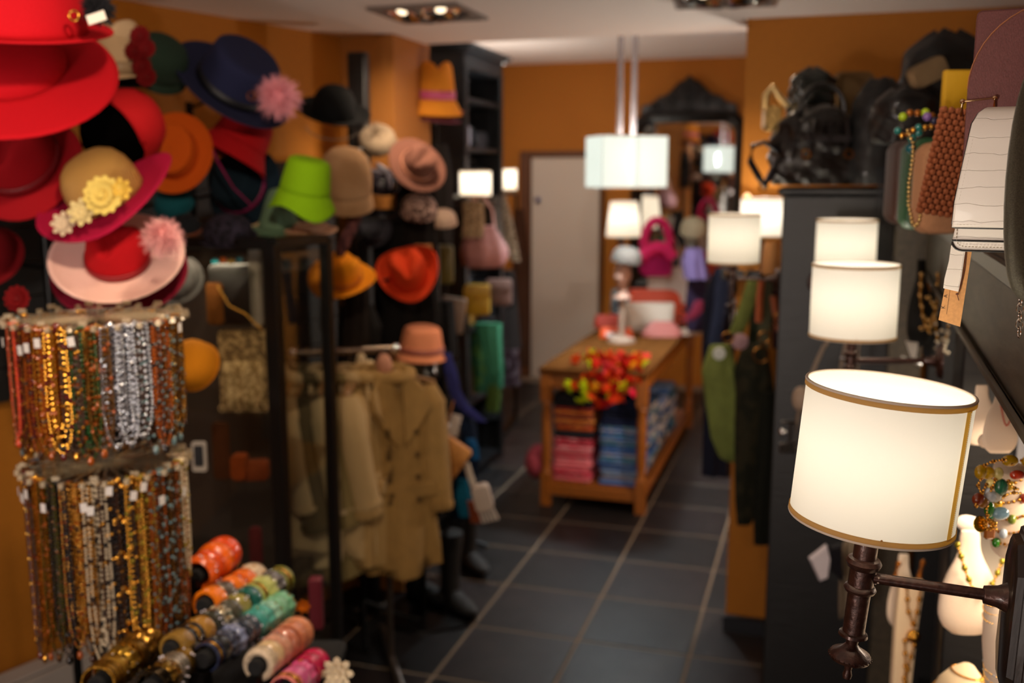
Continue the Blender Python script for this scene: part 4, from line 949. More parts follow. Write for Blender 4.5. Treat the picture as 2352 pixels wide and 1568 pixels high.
hat('pearl_grey_hat', 'pale fur hat right of the leopard patterned fur hat', 1018, 512, 4.5, 66, 'dome', .3, 0, 0, '#9c8474', R_r=1.1, h_r=1.0)
hat('yellow_fedora', 'bright yellow orange fedora with creased crown by the thin case post', 786, 640, 3.6, 152, 'fedora', .55, .1, -.6, '#e28a12', R_r=1.75, h_r=1.35, side=.35, droop=.1, band='#b5660c', seed=3)
hat('orange_fedora', 'vivid orange red fedora facing the room right of the yellow fedora', 940, 630, 3.98, 142, 'fedora', .95, -.1, .15, '#d4401a', R_r=1.6, h_r=1.5, side=.55, seed=7)
hat('orange_top_hat', 'tall orange felt fedora with pink band topmost of the hat tower', 1000, 228, 4.6, 122, 'fedora', .12, .04, .3, '#d98a2a', R_r=1.4, h_r=1.9, droop=.35, curl=-.05, band='#c0507c')
hat('salmon_hat', 'salmon brimmed hat second from the top of the hat tower', 1000, 248, 4.62, 126, 'boater', .14, .05, 0, '#d0774a', R_r=1.5, h_r=.4, droop=.35)
hat('mauve_hat', 'mauve brimmed hat lowest of the hat tower', 998, 268, 4.64, 120, 'boater', .14, .12, 0, '#7a4150', R_r=1.5, h_r=.4, droop=.3)
t = hat('pink_bucket_hat', 'salmon pink bucket hat with stitched band on the black mannequin head', 968, 806, 3.97, 122, 'bucket', .06, .06, 0, '#e8946c', R_r=1.2, h_r=1.15, droop=.25, band='#a3584a')

# black hat trees that carry the hats
def hat_tree(label, base, top, arms):
    t = thing('hat_tree', label, 'hat stand', base)
    h = max(q[2] for q in arms)-.03 if arms else top
    M().tube([(0, 0, 0), (0, 0, h)], .013, 10).build('pole', black_metal, t)
    for k in range(4):
        a = k*pi/2+.5; M().tube([(0, 0, .12), (.14*cos(a), .14*sin(a), .05), (.24*cos(a), .24*sin(a), .012)], .010, 8).build('foot', black_metal, t)
    for p in arms:
        q = Vector(p)-Vector(base); M().tube([(0, 0, max(.3, q.z-.05)), (q.x*.6, q.y*.6, q.z-.03), (q.x, q.y, q.z)], .006, 6).build('arm', black_metal, t)
hs = [o for o in bpy.context.scene.objects if o.get('category') == 'hat']
bases = [(-2.0, 2.2, 0, 2.25), (-2.12, 2.5, 0, 2.3), (-1.98, 2.85, 0, 2.2), (-1.75, 3.55, 0, 2.2), (-1.757, 4.45, 0, 2.3)]
names = ['black hat tree carrying the red hats at the front', 'black hat tree behind the straw flower hat', 'black hat tree carrying the navy and rust orange hats', 'black hat tree beside the wall pillar', 'black hat tree carrying the orange hat tower']
groups = {i: [] for i in range(5)}
for o in hs:
    if o.name.startswith(('lime', 'plaid', 'green_felt', 'cream_straw', 'salmon_felt', 'pink_bucket')): continue
    i = min(range(5), key=lambda k: (o.location.x-bases[k][0])**2+(o.location.y-bases[k][1])**2)
    groups[i].append(o.location.copy()+o.rotation_euler.to_matrix() @ Vector((0, 0, .02)))
for i in range(5):
    hat_tree(names[i], bases[i][:3], bases[i][3], groups[i])

# black hat board on the wall behind
bd = thing('display_board', 'tall black slatted display board on the orange wall behind the hats', 'board', A)
def wall_x(px):                            # point of the left wall's line seen in a pixel column
    p = V(px, 900, 1.); o = Vector((0, 0, 0)); r = Vector((p.x, p.y, 0)); n_ = Vector((nw.x, nw.y, 0)); return r*((A.dot(n_))/(r.dot(n_)))
WP = wall_x(125); WQ = wall_x(430)
for k in range(17):
    z0 = .10+k*.107
    bb = slab((W0+dw*2.9 if z0 > 1.15 else WP if z0 > .45 else WQ)-nw*.03, B-nw*.03-dw*.02, -.02, z0, z0+.103)
    bb.v = [(x-A.x, y-A.y, z) for x, y, z in bb.v]; bb.build('slat', mat('#0c0a0a', .6), bd, smooth=0)

# ================================================================== CONVECTOR
hp = G(90, 1500, .30)
cv = thing('convector_heater', 'low white convector heater with grille along the orange wall', 'heater', (W0+dw*3.35-nw*.07))
an = atan2(dw.y, dw.x)
cv.rotation_euler = (0, 0, an)
M().box((0, -.02, .15), (1.9, .1, .29), b=.006).build('casing', mat('#b8aea6', .4), cv)
M().box((0, -.02, .2965), (1.84, .075, .003)).build('grille_bed', mat('#2c2826', .6), cv)
for k in range(6): M().box((0, -.052+.0135*k, .302), (1.84, .006, .012)).build('grille_slat', mat('#c2b8b0', .4), cv)

# ================================================================== NECKLACE STAND
D = 1.9; s = D/F
st_ = V(222, 730, D); st_.z = 0
ns = thing('necklace_stand', 'two tier clear acrylic necklace carousel crowded with bead necklaces', 'jewellery stand', st_, (0, 0, PS))
acr = mat('#c9b796', .1, .6, coat=1., alpha=.4); acr2 = mat('#8a8074', .15, .5, coat=1., alpha=.35)
tiers = [(V(222, 730, D).z, 198*s), (V(240, 1062, D).z, 190*s)]
M().tube([(0, 0, .78), (0, 0, tiers[0][0]+.02)], .016, 12).build('pole', acr2, ns)
M().lathe([(.0001, .78), (.1, .78), (.1, .79), (.02, .80)], 24).build('foot', acr2, ns)
NN = 26
for k, (z, R) in enumerate(tiers):
    M().torus(R*.8, .004, Matrix.Translation((0, 0, z)), 32, 6).build('ring', acr2, ns)
    for i in range(NN):
        a = 2*pi*i/NN
        M().tube([(0, 0, z), (R*cos(a), R*sin(a), z)], .0032, 6).build('peg', acr, ns)
    for i in range(NN):
        a = 2*pi*i/NN; M().box((R*cos(a), R*sin(a), z+.002), (.010, .010, .012), b=.001).build('peg_end', acr, ns)
    for i in range(0, NN, 2):
        a = 2*pi*(i+.5)/NN; M().box((R*.93*cos(a), R*.93*sin(a), z+.011), (.016, .006, .010), Matrix.Rotation(0, 4, 'Z'), b=.001).build('acrylic_block', acr, ns)
pal = [('gold', mat('#c08a34', .22, 1.)), ('antique brass', mat('#8a5f28', .3, 1.)), ('silver', mat('#b9bcc4', .22, 1.)), ('amber', mat('#9c4a10', .18, .2, coat=.5)),
       ('black', mat('#141012', .15, coat=.5)), ('bronze', mat('#5e3a1c', .3, .8)), ('coral', mat('#d8431c', .35)), ('cream shell', mat('#c9b79a', .3, coat=.3)), ('dark red', mat('#5a0f10', .2, coat=.5)), ('olive', mat('#4a4418', .25, .3)), ('green', mat('#1f4a22', .2, coat=.5)), ('blue grey', mat('#6f7d96', .25, .4)), ('pale gold', mat('#d9bd84', .2, 1.)), ('brown', mat('#3a2012', .3))]
pd = dict(pal)
seqs = [
 ['bronze', 'black', 'antique brass', 'gold', 'bronze', 'coral', 'bronze', 'dark red', 'amber', 'gold', 'gold', 'brown', 'green', 'antique brass', 'silver', 'silver', 'silver', 'brown', 'amber', 'antique brass', 'gold', 'antique brass'],
 ['blue grey', 'bronze', 'antique brass', 'bronze', 'dark red', 'brown', 'gold', 'gold', 'olive', 'black', 'antique brass', 'gold', 'cream shell', 'brown', 'black', 'gold', 'antique brass', 'amber', 'bronze', 'antique brass', 'amber', 'cream shell']]
lens_ = [[.27, .26, .24, .22, .24, .22, .24, .23, .24, .25, .24, .24, .25, .24, .22, .21, .22, .25, .24, .24, .24, .22], [.24, .3, .31, .33, .34, .36, .34, .35, .36, .36, .35, .36, .36, .36, .37, .36, .36, .36, .36, .35, .34, .25]]
rnd = random.Random(11)
od = ['first', 'second', 'third', 'fourth', 'fifth', 'sixth', 'seventh', 'eighth', 'ninth', 'tenth', 'eleventh']
where = ['%s peg from the left edge' % o for o in od] + ['%s peg from the right edge' % o for o in od[::-1]]
for k, (z, R) in enumerate(tiers):
    for i, cn in enumerate(seqs[k]):
        a = pi-.12+(pi+.24)*(i+.5)/22
        L = lens_[k][i]*rnd.uniform(.92, 1.05); wd = rnd.uniform(.014, .020); r = rnd.choice((.0022, .0026, .0032))*(1.15 if cn in ('silver', 'cream shell') else 1)
        p = V(0, 0, 1); base = ns.matrix_basis @ Vector((R*.92*cos(a), R*.92*sin(a), z))
        base = Matrix.Rotation(PS, 3, 'Z') @ Vector((R*.92*cos(a), R*.92*sin(a), 0)) + Vector((st_.x, st_.y, z))
        t = thing('bead_necklace', '%s bead necklace, %s of the %s tier' % (cn, where[i], ('upper', 'lower')[k]), 'necklace', base, (0, 0, PS+a+pi/2), 'necklaces on the carousel')
        nstr = 5; A_, B_ = M(), M()
        for q_ in range(nstr):
            LL = L*(1-.05*q_)*rnd.uniform(.95, 1); ww = wd*(1-.19*q_); yy = (-.004, .004, -.001, .007, .003)[q_]
            path = [(-ww, yy, -.0), (-ww*1.1, yy, -LL*.35), (-ww*1.15, yy, -LL*.7), (-ww*.9, yy, -LL*.88), (-ww*.4, yy, -LL*.98), (0, yy, -LL), (ww*.4, yy, -LL*.98), (ww*.9, yy, -LL*.88), (ww*1.15, yy, -LL*.7), (ww*1.1, yy, -LL*.35), (ww, yy, 0), (0, yy, .004), (-ww, yy, 0)]
            bead_drape(A_, path, r*(1+.25*q_), B_, rnd.choice((5, 7, 9)), 1.08, rnd.uniform(1.0, 1.35))
        B_.sph((0, -.004, -L*1.0), (.006, .005, .009), 8, 6)
        o = A_.build('beads', pd[cn], t); o['kind'] = 'stuff'
        acc = rnd.choice([gold, pd['amber'], pd['bronze'], pd['antique brass'], pd['dark red'], pd['brown'], gold, mat('#5c7478', .15, coat=.5), mat('#8a7820', .15, coat=.5), pd['black']]) if cn not in ('coral', 'silver') else pd[cn]
        o = B_.build('accent_beads', acc, t); o['kind'] = 'stuff'
        if rnd.random() < .4:
            M().box((rnd.uniform(-.006, .006), -.014, -.01-rnd.uniform(0, .05)), (.012, .001, .017), Matrix.Rotation(rnd.uniform(-.2, .2), 4, 'Y')).build('paper_tag', mat('#d6cfca', .7), t)

    od2 = ['leftmost', 'second', 'third', 'fourth', 'fifth', 'sixth', 'seventh', 'eighth', 'ninth', 'rightmost'][::-1]
    for i in range(10):       # the far side of the carousel, seen only between the front strands
        a = pi*(i+.5)/10; cn = ('bronze', 'antique brass', 'brown', 'gold')[i % 4]
        base = Matrix.Rotation(PS, 3, 'Z') @ Vector((R*.72*cos(a), R*.72*sin(a), 0)) + Vector((st_.x, st_.y, z))
        t = thing('bead_necklace', '%s dark bead necklace behind the front strands of the %s tier, counted from the left' % (od2[i], ('upper', 'lower')[k]), 'necklace', base, (0, 0, PS+a+pi/2), 'necklaces behind on the %s tier' % ('upper', 'lower')[k])
        A_ = M(); L = lens_[k][i]
        for q_ in range(3):
            ww = .024-.007*q_; LL = L*(1-.06*q_)
            bead_drape(A_, [(-ww, 0, 0), (-ww*1.1, 0, -LL*.7), (-ww*.5, 0, -LL*.97), (0, 0, -LL), (ww*.5, 0, -LL*.97), (ww*1.1, 0, -LL*.7), (ww, 0, 0)], .0036, None, 3, 1.1)
        o = A_.build('beads', pd[cn], t); o['kind'] = 'stuff'

# ================================================================== BANGLE DISPLAY
velvet_ = mat('#0c0b0c', .95)
D = 1.9; s = D/F
bz = V(500, 1490, 1.85).z
dt = thing('display_table', 'black draped table under the necklace carousel and bangle bars', 'table', (st_.x+.18, st_.y+.05, 0), (0, 0, PS))
M().box((.0, -.02, .755), (.44, .70, .03), b=.008).build('top', velvet_, dt)
for x in (-.18, .18):
    for y in (-.34, .3): M().box((x, y, .37), (.04, .04, .74), b=.003).build('leg', black_wood, dt)
bangle_rows = [  # (far px,py,D) -> (near px,py,D), tube list
 ('orange', [(518, 1268, 2.12), (452, 1322, 1.98)], ['#e0480c', '#e8640e', '#d9490c', '#e25a10'], 40, 1.0),
 ('coral', [(590, 1322, 2.1), (470, 1390, 1.9)], ['#c9b094', '#e0680f', '#e5700f', '#8f8378', '#ee7a12'], 33, 1.0),
 ('olive', [(648, 1330, 2.12), (395, 1490, 1.72)], ['#7a7a30', '#8f8a88', '#b3b86a', '#a9b45c', '#0e5a52', '#8d8440', '#4d4a3c', '#c9c0a8', '#2b2a1e', '#a5762a', '#141210', '#8d6a2c'], 33, 1.0),
 ('turquoise', [(650, 1388, 2.04), (470, 1512, 1.72)], ['#6fb08a', '#7cb894', '#8fc4ae', '#4fa79a', '#3f9d94', '#3a4654', '#2d3442', '#7a84a8', '#394058', '#16181e', '#232a44'], 34, 1.0),
 ('peach', [(688, 1450, 1.96), (590, 1530, 1.76)], ['#d98a62', '#d07f5c', '#c4765c', '#d4987e', '#d9b98c', '#cdb79c'], 38, 1.0),
 ('pink', [(728, 1520, 1.9), (650, 1590, 1.74)], ['#c4124e', '#b80f48', '#d24a86', '#cf5a90', '#d8746a'], 35, 1.0),
 ('gold', [(345, 1468, 1.82), (225, 1570, 1.62)], ['#a87c34', '#b98a3a', '#8f6a2c', '#b08a34', '#c2963c', '#a97c2c'], 42, 1.),
 ('dark brass', [(440, 1500, 1.76), (345, 1580, 1.6)], ['#3a2c14', '#a27a30', '#d8cdbd', '#8f6c2a', '#2a2012'], 36, 1.0)]
ordn = ['farthest', 'second', 'third', 'fourth', 'fifth', 'sixth', 'seventh', 'eighth', 'ninth', 'tenth', 'eleventh', 'nearest']
rnd = random.Random(21)
velvet = mat('#0c0b0c', .95, sheen=.3)
for ri, (rn, ((x0, y0, d0), (x1, y1, d1)), cols, rp, _) in enumerate(bangle_rows):
    P0, P1 = V(x0, y0, d0), V(x1, y1, d1); ax = (P1-P0).normalized(); n = len(cols)
    bar = thing('bangle_bar', 'black velvet bar holding the %s bangles' % rn, 'jewellery stand', (P0+P1)/2-ax*0)
    L = (P1-P0).length
    M().lathe([(.0001, -L/2-.012), (.014, -L/2-.012), (.016, -L/2-.008), (.016, L/2+.008), (.014, L/2+.012), (.0001, L/2+.012)], 16, look(ax)).build('roll', velvet, bar)
    for e in (-1, 1):
        q = ax*e*(L/2+.012); M().box((q.x, q.y, (.772-bar.location.z)/2), (.02, .02, max(.03, bar.location.z-.772))).build('upright', black_metal, bar)
    for i, c in enumerate(cols):
        k = (i+.5)/n; p = P0+(P1-P0)*k; R = 1.14*rp*(d0+(d1-d0)*k)/F*rnd.uniform(.93, 1.02); R = max(R, .0245)
        wdt = L/n*rnd.uniform(.40, .56); style = rnd.choice(('tube', 'cuff', 'twist', 'thin')) if rn not in ('orange', 'peach') else rnd.choice(('tube', 'tube', 'cuff'))
        metal = rn in ('gold', 'dark brass') or c in ('#8f8a88', '#8f8378', '#c9c0a8')
        bm = mat(c, .25 if metal else .22, .9 if metal else 0, coat=.0 if metal else .5, vary=.2, scale=120, bump=.15)
        sname = {'tube': 'rounded', 'cuff': 'wide', 'twist': 'ridged', 'thin': 'slim stacked'}[style]
        pos = 'farthest along' if i == 0 else ('nearest along' if i == n-1 else '%s from the far end of' % ordn[i])
        t = thing('bangle', '%s bangle, %s the row of %s bangles' % (sname, pos, rn), 'bangle', p, look(ax).to_euler(), 'bangles on the %s bar' % rn)
        m = M(); ri_ = R-.004
        if style == 'tube': m.torus(R-min(wdt, .009), min(wdt, .009), None, 28, 8, h=wdt*1.05)
        elif style == 'cuff': m.lathe([(ri_-.004, -wdt), (R-.001, -wdt), (R, -wdt*.8), (R+.001, 0), (R, wdt*.8), (R-.001, wdt), (ri_-.004, wdt), (ri_-.005, 0), (ri_-.004, -wdt)], 30)
        elif style == 'twist':
            m.loft([[((R-.006+(.006+.0016*sin(10*a))*cos(b_))*cos(a), (R-.006+(.006+.0016*sin(10*a))*cos(b_))*sin(a), wdt*(1+.2*sin(10*a+1))*sin(b_)) for b_ in [2*pi*j/8 for j in range(8)]] for a in [2*pi*i_/60 for i_ in range(61)]], cap=False)
        else:
            for z in (-.7, 0, .7): 
                mm = M().torus(R-.003, .003, Matrix.Translation((0, 0, z*wdt)), 28, 6, h=wdt*.32).build('ring', bm if z else (gold if not metal else bm), t)
        if m.v: m.build('ring', bm, t)
        if rnd.random() < .45:
            g = M()
            for q in range(7): a = rnd.uniform(0, 2*pi); g.sph(((R+.001)*cos(a), (R+.001)*sin(a), rnd.uniform(-.6, .6)*wdt), .0022, 6, 5)
            o = g.build('gems', rnd.choice((silver, gold, mat('#e9e2ee', .05, coat=1.))), t); o['kind'] = 'stuff'
flower_t = at('cream_corsage', 'cream lace flower at the corner of the bangle table', 'flower', 775, 1545, 1.85)
flower(flower_t, (0, 0, 0), .035, '#d9c6a6', 8, 3, 'bloom')
flower_t = at('orange_corsage', 'small orange fabric flower behind the peach bangles', 'flower', 697, 1392, 2.1)
flower(flower_t, (0, 0, 0), .017, '#c9650c', 7, 2, 'bloom')
t = at('pink_box', 'narrow crimson box standing behind the peach bangles', 'box', 727, 1400, 2.5)
M().box((0, 0, .02), (.034, .034, .14), b=.003).build('box', mat('#5c0a1e', .6), t)

# ================================================================== GLASS DISPLAY CASE
c0 = V(636, 900, 2.62); c0.z = 0
case = thing('glass_display_case', 'tall glass display case with thick black metal corner posts', 'display case', c0)
ct = V(636, 560, 2.62).z
post = mat('#080707', .4, .3)
W_, Dp = .64, .30
for x, y, w_ in ((0, 0, .036), (-W_, 0, .03), (0, Dp, .03), (-W_, Dp, .03)): M().box((x, y, ct/2), (w_, w_, ct), b=.002).build('corner_post', post, case)
for z in (ct, .06):
    for x, y, dx, dy in ((-W_/2, 0, W_, .03), (-W_/2, Dp, W_, .03), (0, Dp/2, .03, Dp), (-W_, Dp/2, .03, Dp)): M().box((x, y, z), (dx, dy, .03), b=.002).build('rail', post, case)
M().box((-W_/2, Dp/2, ct+.018), (W_+.03, Dp+.03, .008)).build('top_panel', glass, case)
shz = [V(560, 945, 2.7).z, V(560, 750, 2.7).z+.15, .72, .45, .12]
for z in shz: M().box((-W_/2, Dp/2, z), (W_-.03, Dp-.03, .008)).build('glass_shelf', glass, case)
M().box((-W_/2, 0, ct/2), (W_-.04, .005, ct-.06)).build('glass_pane', glass, case)
M().box((0, Dp/2, ct/2), (.005, Dp-.04, ct-.06)).build('glass_pane', glass, case)
M().box((-.09, Dp, ct/2), (.17, .005, ct-.06)).build('glass_pane', glass, case)
M().box((-W_/2-.09, Dp, ct/2), (W_-.2, .008, ct-.06)).build('back_panel', mat('#23160b', .7), case)
def folded(name, label, cat, px, py, D, wpx, hpx, dep, m, rot=0, tiltx=0, group=None):
    s = D/F; t = at(name, label, cat, px, py, D, (tiltx, 0, PS+rot), group)
    q = M(); soft_slab(q, wpx*s, hpx*s, dep, min(.012, hpx*s*.4), 0, hpx*s/2); q.build('cloth', m, t, smooth=60); return t
t = folded('lace_shawl', 'beige lace shawl hanging over a shelf inside the glass case', 'shawl', 566, 940, 2.74, 112, 190, .05, cloth('#a88a5e', '#6d5636', 70))
s = 2.74/F; m = M()
for i in range(9): m.torus(.008, .002, Matrix.Translation(((-50+12.5*i)*s, -.03, 8*s)) @ Matrix.Rotation(pi/2, 4, 'X'), 12, 5)
o = m.build('scalloped_hem', mat('#c9a878', .7), t); o['kind'] = 'stuff'
M().loft([[(x*s, -.035-.008*sin(x*.15), z*s) for x in range(-40, 56, 6)] for z in (8, 40, 90, 120)], cap=False, closed=False).build('fold', cloth('#c4a676', '#8d7248', 80), t, solid=.003)
l = bpy.data.lights.new('case_fill', 'AREA'); l.size = .3; l.energy = 1.6; l.color = (1, .8, .55); o = bpy.data.objects.new('case_fill', l); C.objects.link(o); o.location = c0+Vector((-W_*.45, Dp*.15, ct-.05))  # added area light to brighten the case contents, no fitting there
hat('mustard_hat', 'mustard yellow felt hat on the left of the lace shawl in the case', 452, 842, 2.5, 120, 'dome', .9, -.5, 0, '#b8720c', R_r=1.1, h_r=1.1)
folded('amber_pouch', 'amber brown pouch on a lower shelf of the glass case', 'pouch', 578, 1100, 2.74, 86, 46, .05, cloth('#6b2c0a'), .1)
folded('rust_box', 'rust coloured box standing on the lower case shelf', 'box', 552, 1098, 2.72, 36, 60, .05, cloth('#7a3208'))
folded('brown_folder', 'tall brown folder leaning at the back of the glass case', 'folder', 512, 1100, 2.8, 40, 140, .02, cloth('#45200a'))
folded('crimson_scarf', 'dull crimson scarf hanging low in the glass case', 'scarf', 590, 1300, 2.7, 30, 100, .02, cloth('#4a0f12'))
t = at('framed_sign', 'small white rimmed frame standing in the glass case', 'picture frame', 458, 1048, 2.5); s = 2.5/F
m = M(); m.poly(rnd_rect(34*s, 72*s, .006), .008); m.build('frame', mat('#a39c96', .3), t); M().poly(rnd_rect(22*s, 50*s, .004), .003, Matrix.Translation((0, -.005, 3*s))).build('picture', mat('#15171c', .3), t)
folded('black_evening_bag', 'black evening bag on the upper case shelf under the plaid cap', 'handbag', 545, 745, 2.74, 110, 140, .07, leather('#0b090a'))
m = M(); t = at('gold_chain_strap', 'gold chain lying over the black evening bag in the case', 'chain', 560, 700, 2.66)
bead_drape(m, [(-.06, -.02, .05), (-.03, -.03, .0), (.01, -.03, -.02), (.05, -.03, -.06)], .004); o = m.build('links', mat('#9c7430', .3, 1.), t); o['kind'] = 'stuff'
folded('ochre_purse', 'ochre purse at the left end of the upper case shelf', 'purse', 500, 745, 2.72, 40, 100, .04, cloth('#6a3c10'))
t = folded('silver_tassel_scarf', 'pale grey tasselled scarf beside the thick case post', 'scarf', 592, 750, 2.72, 26, 190, .03, cloth('#8f877a'))
t = at('glass_trinkets', 'small teal and orange trinkets on top of the plaid cap shelf', 'trinket', 528, 600, 2.68)
for i, c in enumerate(('#1c8f9c', '#b0500c', '#8a6a1c', '#0f6a7a')): M().sph((-.04+.022*i, 0, .004*(i % 2)), (.011, .008, .008), 8, 6).build('trinket', mat(c, .2, coat=.5), t)

# ================================================================== COAT RAIL
khaki = mat('#96733c', .85, bump=.25, scale=22, vary=.1, sheen=.15)
def coat(label, loc, rz, Hc, Wc, mt, open_=.0, seed=0, name='trench_coat', cat='coat', belt=False, lining=None):
    rnd = random.Random(seed); t = thing(name, label, cat, loc, (0, 0, rz), 'coats on the rail')
    n = 44; rings = []
    prof = [(0, .26, .10), (.03, .55, .22), (.07, .84, .38), (.12, .97, .52), (.2, .98, .62), (.35, .95, .66), (.5, .97, .72), (.65, 1.03, .84), (.8, 1.1, .95), (.92, 1.16, 1.02), (1., 1.18, 1.05), (1.004, 1.12, .95)]
    for z, w_, d_ in prof:
        row = []
        for j in range(n):
            a = 2*pi*j/n; f = z*z*.10*sin(7*a+seed)+z*.06*sin(11*a+2*seed+z*3)
            row.append((Wc/2*w_*cos(a)*(1+f*.5), .15*d_*sin(a)*(1+f*1.6), -Hc*z*(1+.02*sin(3*a+seed)*z)-.02))
        rings.append(row)
    M().loft(rings).build('body', mt, t, smooth=75)
    for sd in (-1, 1):
        sh = Wc/2*.92
        pts = [(sd*sh*.86, 0, -.06), (sd*sh*1.02, -.01, -.12), (sd*sh*1.10, -.02, -Hc*.35), (sd*sh*1.13, -.045, -Hc*.55), (sd*sh*1.12, -.065, -Hc*.74)]
        M().tube(pts, [.055, .068, .062, .055, .056], 12).build('sleeve', mt, t, smooth=75)
        M().tube([(sd*sh*1.123, -.062, -Hc*.70), (sd*sh*1.12, -.064, -Hc*.725)], .060, 12).build('cuff_strap', mt, t)
        M().loft([[(sd*.015, -.065, -.02), (sd*.055, -.06, .0), (sd*.10, -.065, -.05), (sd*.12, -.085, -.11), (sd*.05, -.10, -.20), (sd*.012, -.10, -.25)], [(sd*.015, -.075, -.02), (sd*.055, -.072, .0), (sd*.10, -.077, -.05), (sd*.12, -.097, -.11), (sd*.05, -.112, -.20), (sd*.012, -.112, -.25)]]).build('lapel', mt, t, bevel=.003)
        M().poly([(sd*Wc*.22+x, z) for x, z in rnd_rect(.13, .05, .01)], .014, Matrix.Translation((0, -.105, -Hc*.60))).build('pocket_flap', mt, t)
    M().tube([(.07*cos(a), .05*sin(a)-.01, .005+.012*sin(a)) for a in [2*pi*j/14 for j in range(14)]], .024, 8, closed=True).build('collar', mt, t)
    for k in range(4):
        for sd in (-1, 1): M().lathe([(.0001, -.002), (.011, -.001), (.011, .003), (.0001, .004)], 12, Matrix.Translation((sd*.055, -.108-.012*k*.5, -Hc*(.28+.12*k))) @ Matrix.Rotation(pi/2, 4, 'X')).build('button', mat('#5a4426', .3), t)
    hk = M(); hk.tube([(-.17, 0, -.04), (-.06, 0, -.005), (0, 0, .012), (.06, 0, -.005), (.17, 0, -.04)], .008, 8); hk.tube([(0, 0, .01), (0, 0, .06), (.018, 0, .085), (.0, 0, .10), (-.018, 0, .088)], .0025, 6)
    hk.build('hanger', mat('#8a6236', .5), t)
    return t
R0 = V(912, 800, 3.62); R1 = V(665, 800, 3.52)
rd = (R1-R0).normalized(); rl = (R1-R0).length
rk = thing('coat_rail', 'chrome coat rail carrying the khaki trench coats', 'clothes rail', (R0.x, R0.y, 0))
rz_ = R0.z-.0
M().tube([(0, 0, rz_), tuple(Vector((rd.x*rl, rd.y*rl, rz_)))], .013, 10).build('rail', mat('#8d7a6c', .25, .9), rk)
for k, f in enumerate((.12, 1.0)):
    p = rd*rl*f; M().tube([(p.x, p.y, .03), (p.x, p.y, rz_)], .012, 10).build('upright', mat('#6f645c', .3, .9), rk)
    q = Vector((-rd.y, rd.x, 0))*.27; M().box((0, 0, .02), (.56, .03, .02), Matrix.Translation((p.x, p.y, 0)) @ Matrix.Rotation(atan2(q.y, q.x), 4, 'Z'), b=.003).build('foot', mat('#6f645c', .3, .9), rk)
for f in (.02, .98): p = rd*rl*f; M().sph((p.x, p.y, rz_), .02, 12, 8).build('end_ball', chrome, rk)
yaw = atan2(rd.y, rd.x)-pi/2-.75+pi
cl = ['front khaki trench coat facing the aisle on the coat rail', 'second khaki trench coat close behind the front one', 'third coat, light khaki, on the coat rail', 'fourth coat, sand coloured, on the coat rail', 'fifth coat, olive beige, on the coat rail', 'sixth coat, pale sand, behind the thin case post', 'seventh coat, dark olive, behind the thin case post', 'last pale coat at the far end of the coat rail']
cm = [khaki, khaki, mat('#a58450', .85, bump=.2, scale=22), mat('#b39668', .85, bump=.2, scale=22), mat('#7d6a3e', .85, bump=.2, scale=22), mat('#c4aa80', .85, bump=.2, scale=22), mat('#574a2c', .85, bump=.2, scale=22), mat('#bda27a', .85, bump=.2, scale=22)]
for i in range(8):
    p = R0+rd*rl*(.06+.13*i)-Vector((0, 0, .10))
    coat(cl[i], p, PS+(.45, .85, 1.35, 1.62, 1.5, 1.7, 1.52, 1.62)[i], (.70, .66, .64, .60, .68, .62, .70, .6)[i], .34 if i else .30, cm[i], seed=i)
# white scarves/collars bunched on hangers
t = at('sand_blouse', 'cream ruffled blouse collars crowded on the rail beside the front coat', 'blouse', 835, 850, 3.7)
for i in range(7): M().sph((-.10+.03*i, .01*(i % 2), -.01*(i % 3)), (.026, .03, .055+.01*(i % 2)), 10, 8, Matrix.Rotation(.2*(i-3), 4, 'Y')).build('ruffle', mat('#dcc39a', .8, bump=.3, scale=60), t)
t = at('pink_tag_scarf', 'pale pink knotted scarf at the near end of the coat rail', 'scarf', 882, 838, 3.6)
M().sph((0, 0, 0), (.03, .03, .045), 12, 8).build('knot', mat('#c48a70', .8), t)
# shoes / boots black silhouettes beneath
def boot(label, px, py, D, h, rot):
    p = G(px, py); t = thing('boot', label, 'boot', p, (0, 0, rot), 'black boots under the coats')
    M().loft([[(.05*k*cos(a), .045*k*sin(a), z) for a in [2*pi*j/16 for j in range(16)]] for z, k in ((.05, 1.), (.1, .9), (.2, .95), (h-.03, 1.25), (h, 1.25))]).build('shaft', leather('#080707', .75), t)
    M().loft([[(x, w_*cos(a), max(.002, .045+.045*hh*sin(a))) for a in [2*pi*j/14 for j in range(14)]] for x, w_, hh in ((-.06, .03, .8), (-.04, .042, 1), (.04, .045, 1), (.12, .046, .7), (.18, .035, .45), (.21, .012, .25))]).build('foot', leather('#080707', .75), t)
    M().box((-.035, 0, .012), (.05, .06, .024), b=.004).build('heel', mat('#080707', .4), t)
boot('left black leather boot standing under the front trench coat', 960, 1372, 0, .34, -.5)
boot('right black leather boot nearest the aisle under the trench coats', 1035, 1392, 0, .34, -.7)
boot('black boot further back by the hanging tasselled bag', 1075, 1300, 0, .30, -.8)

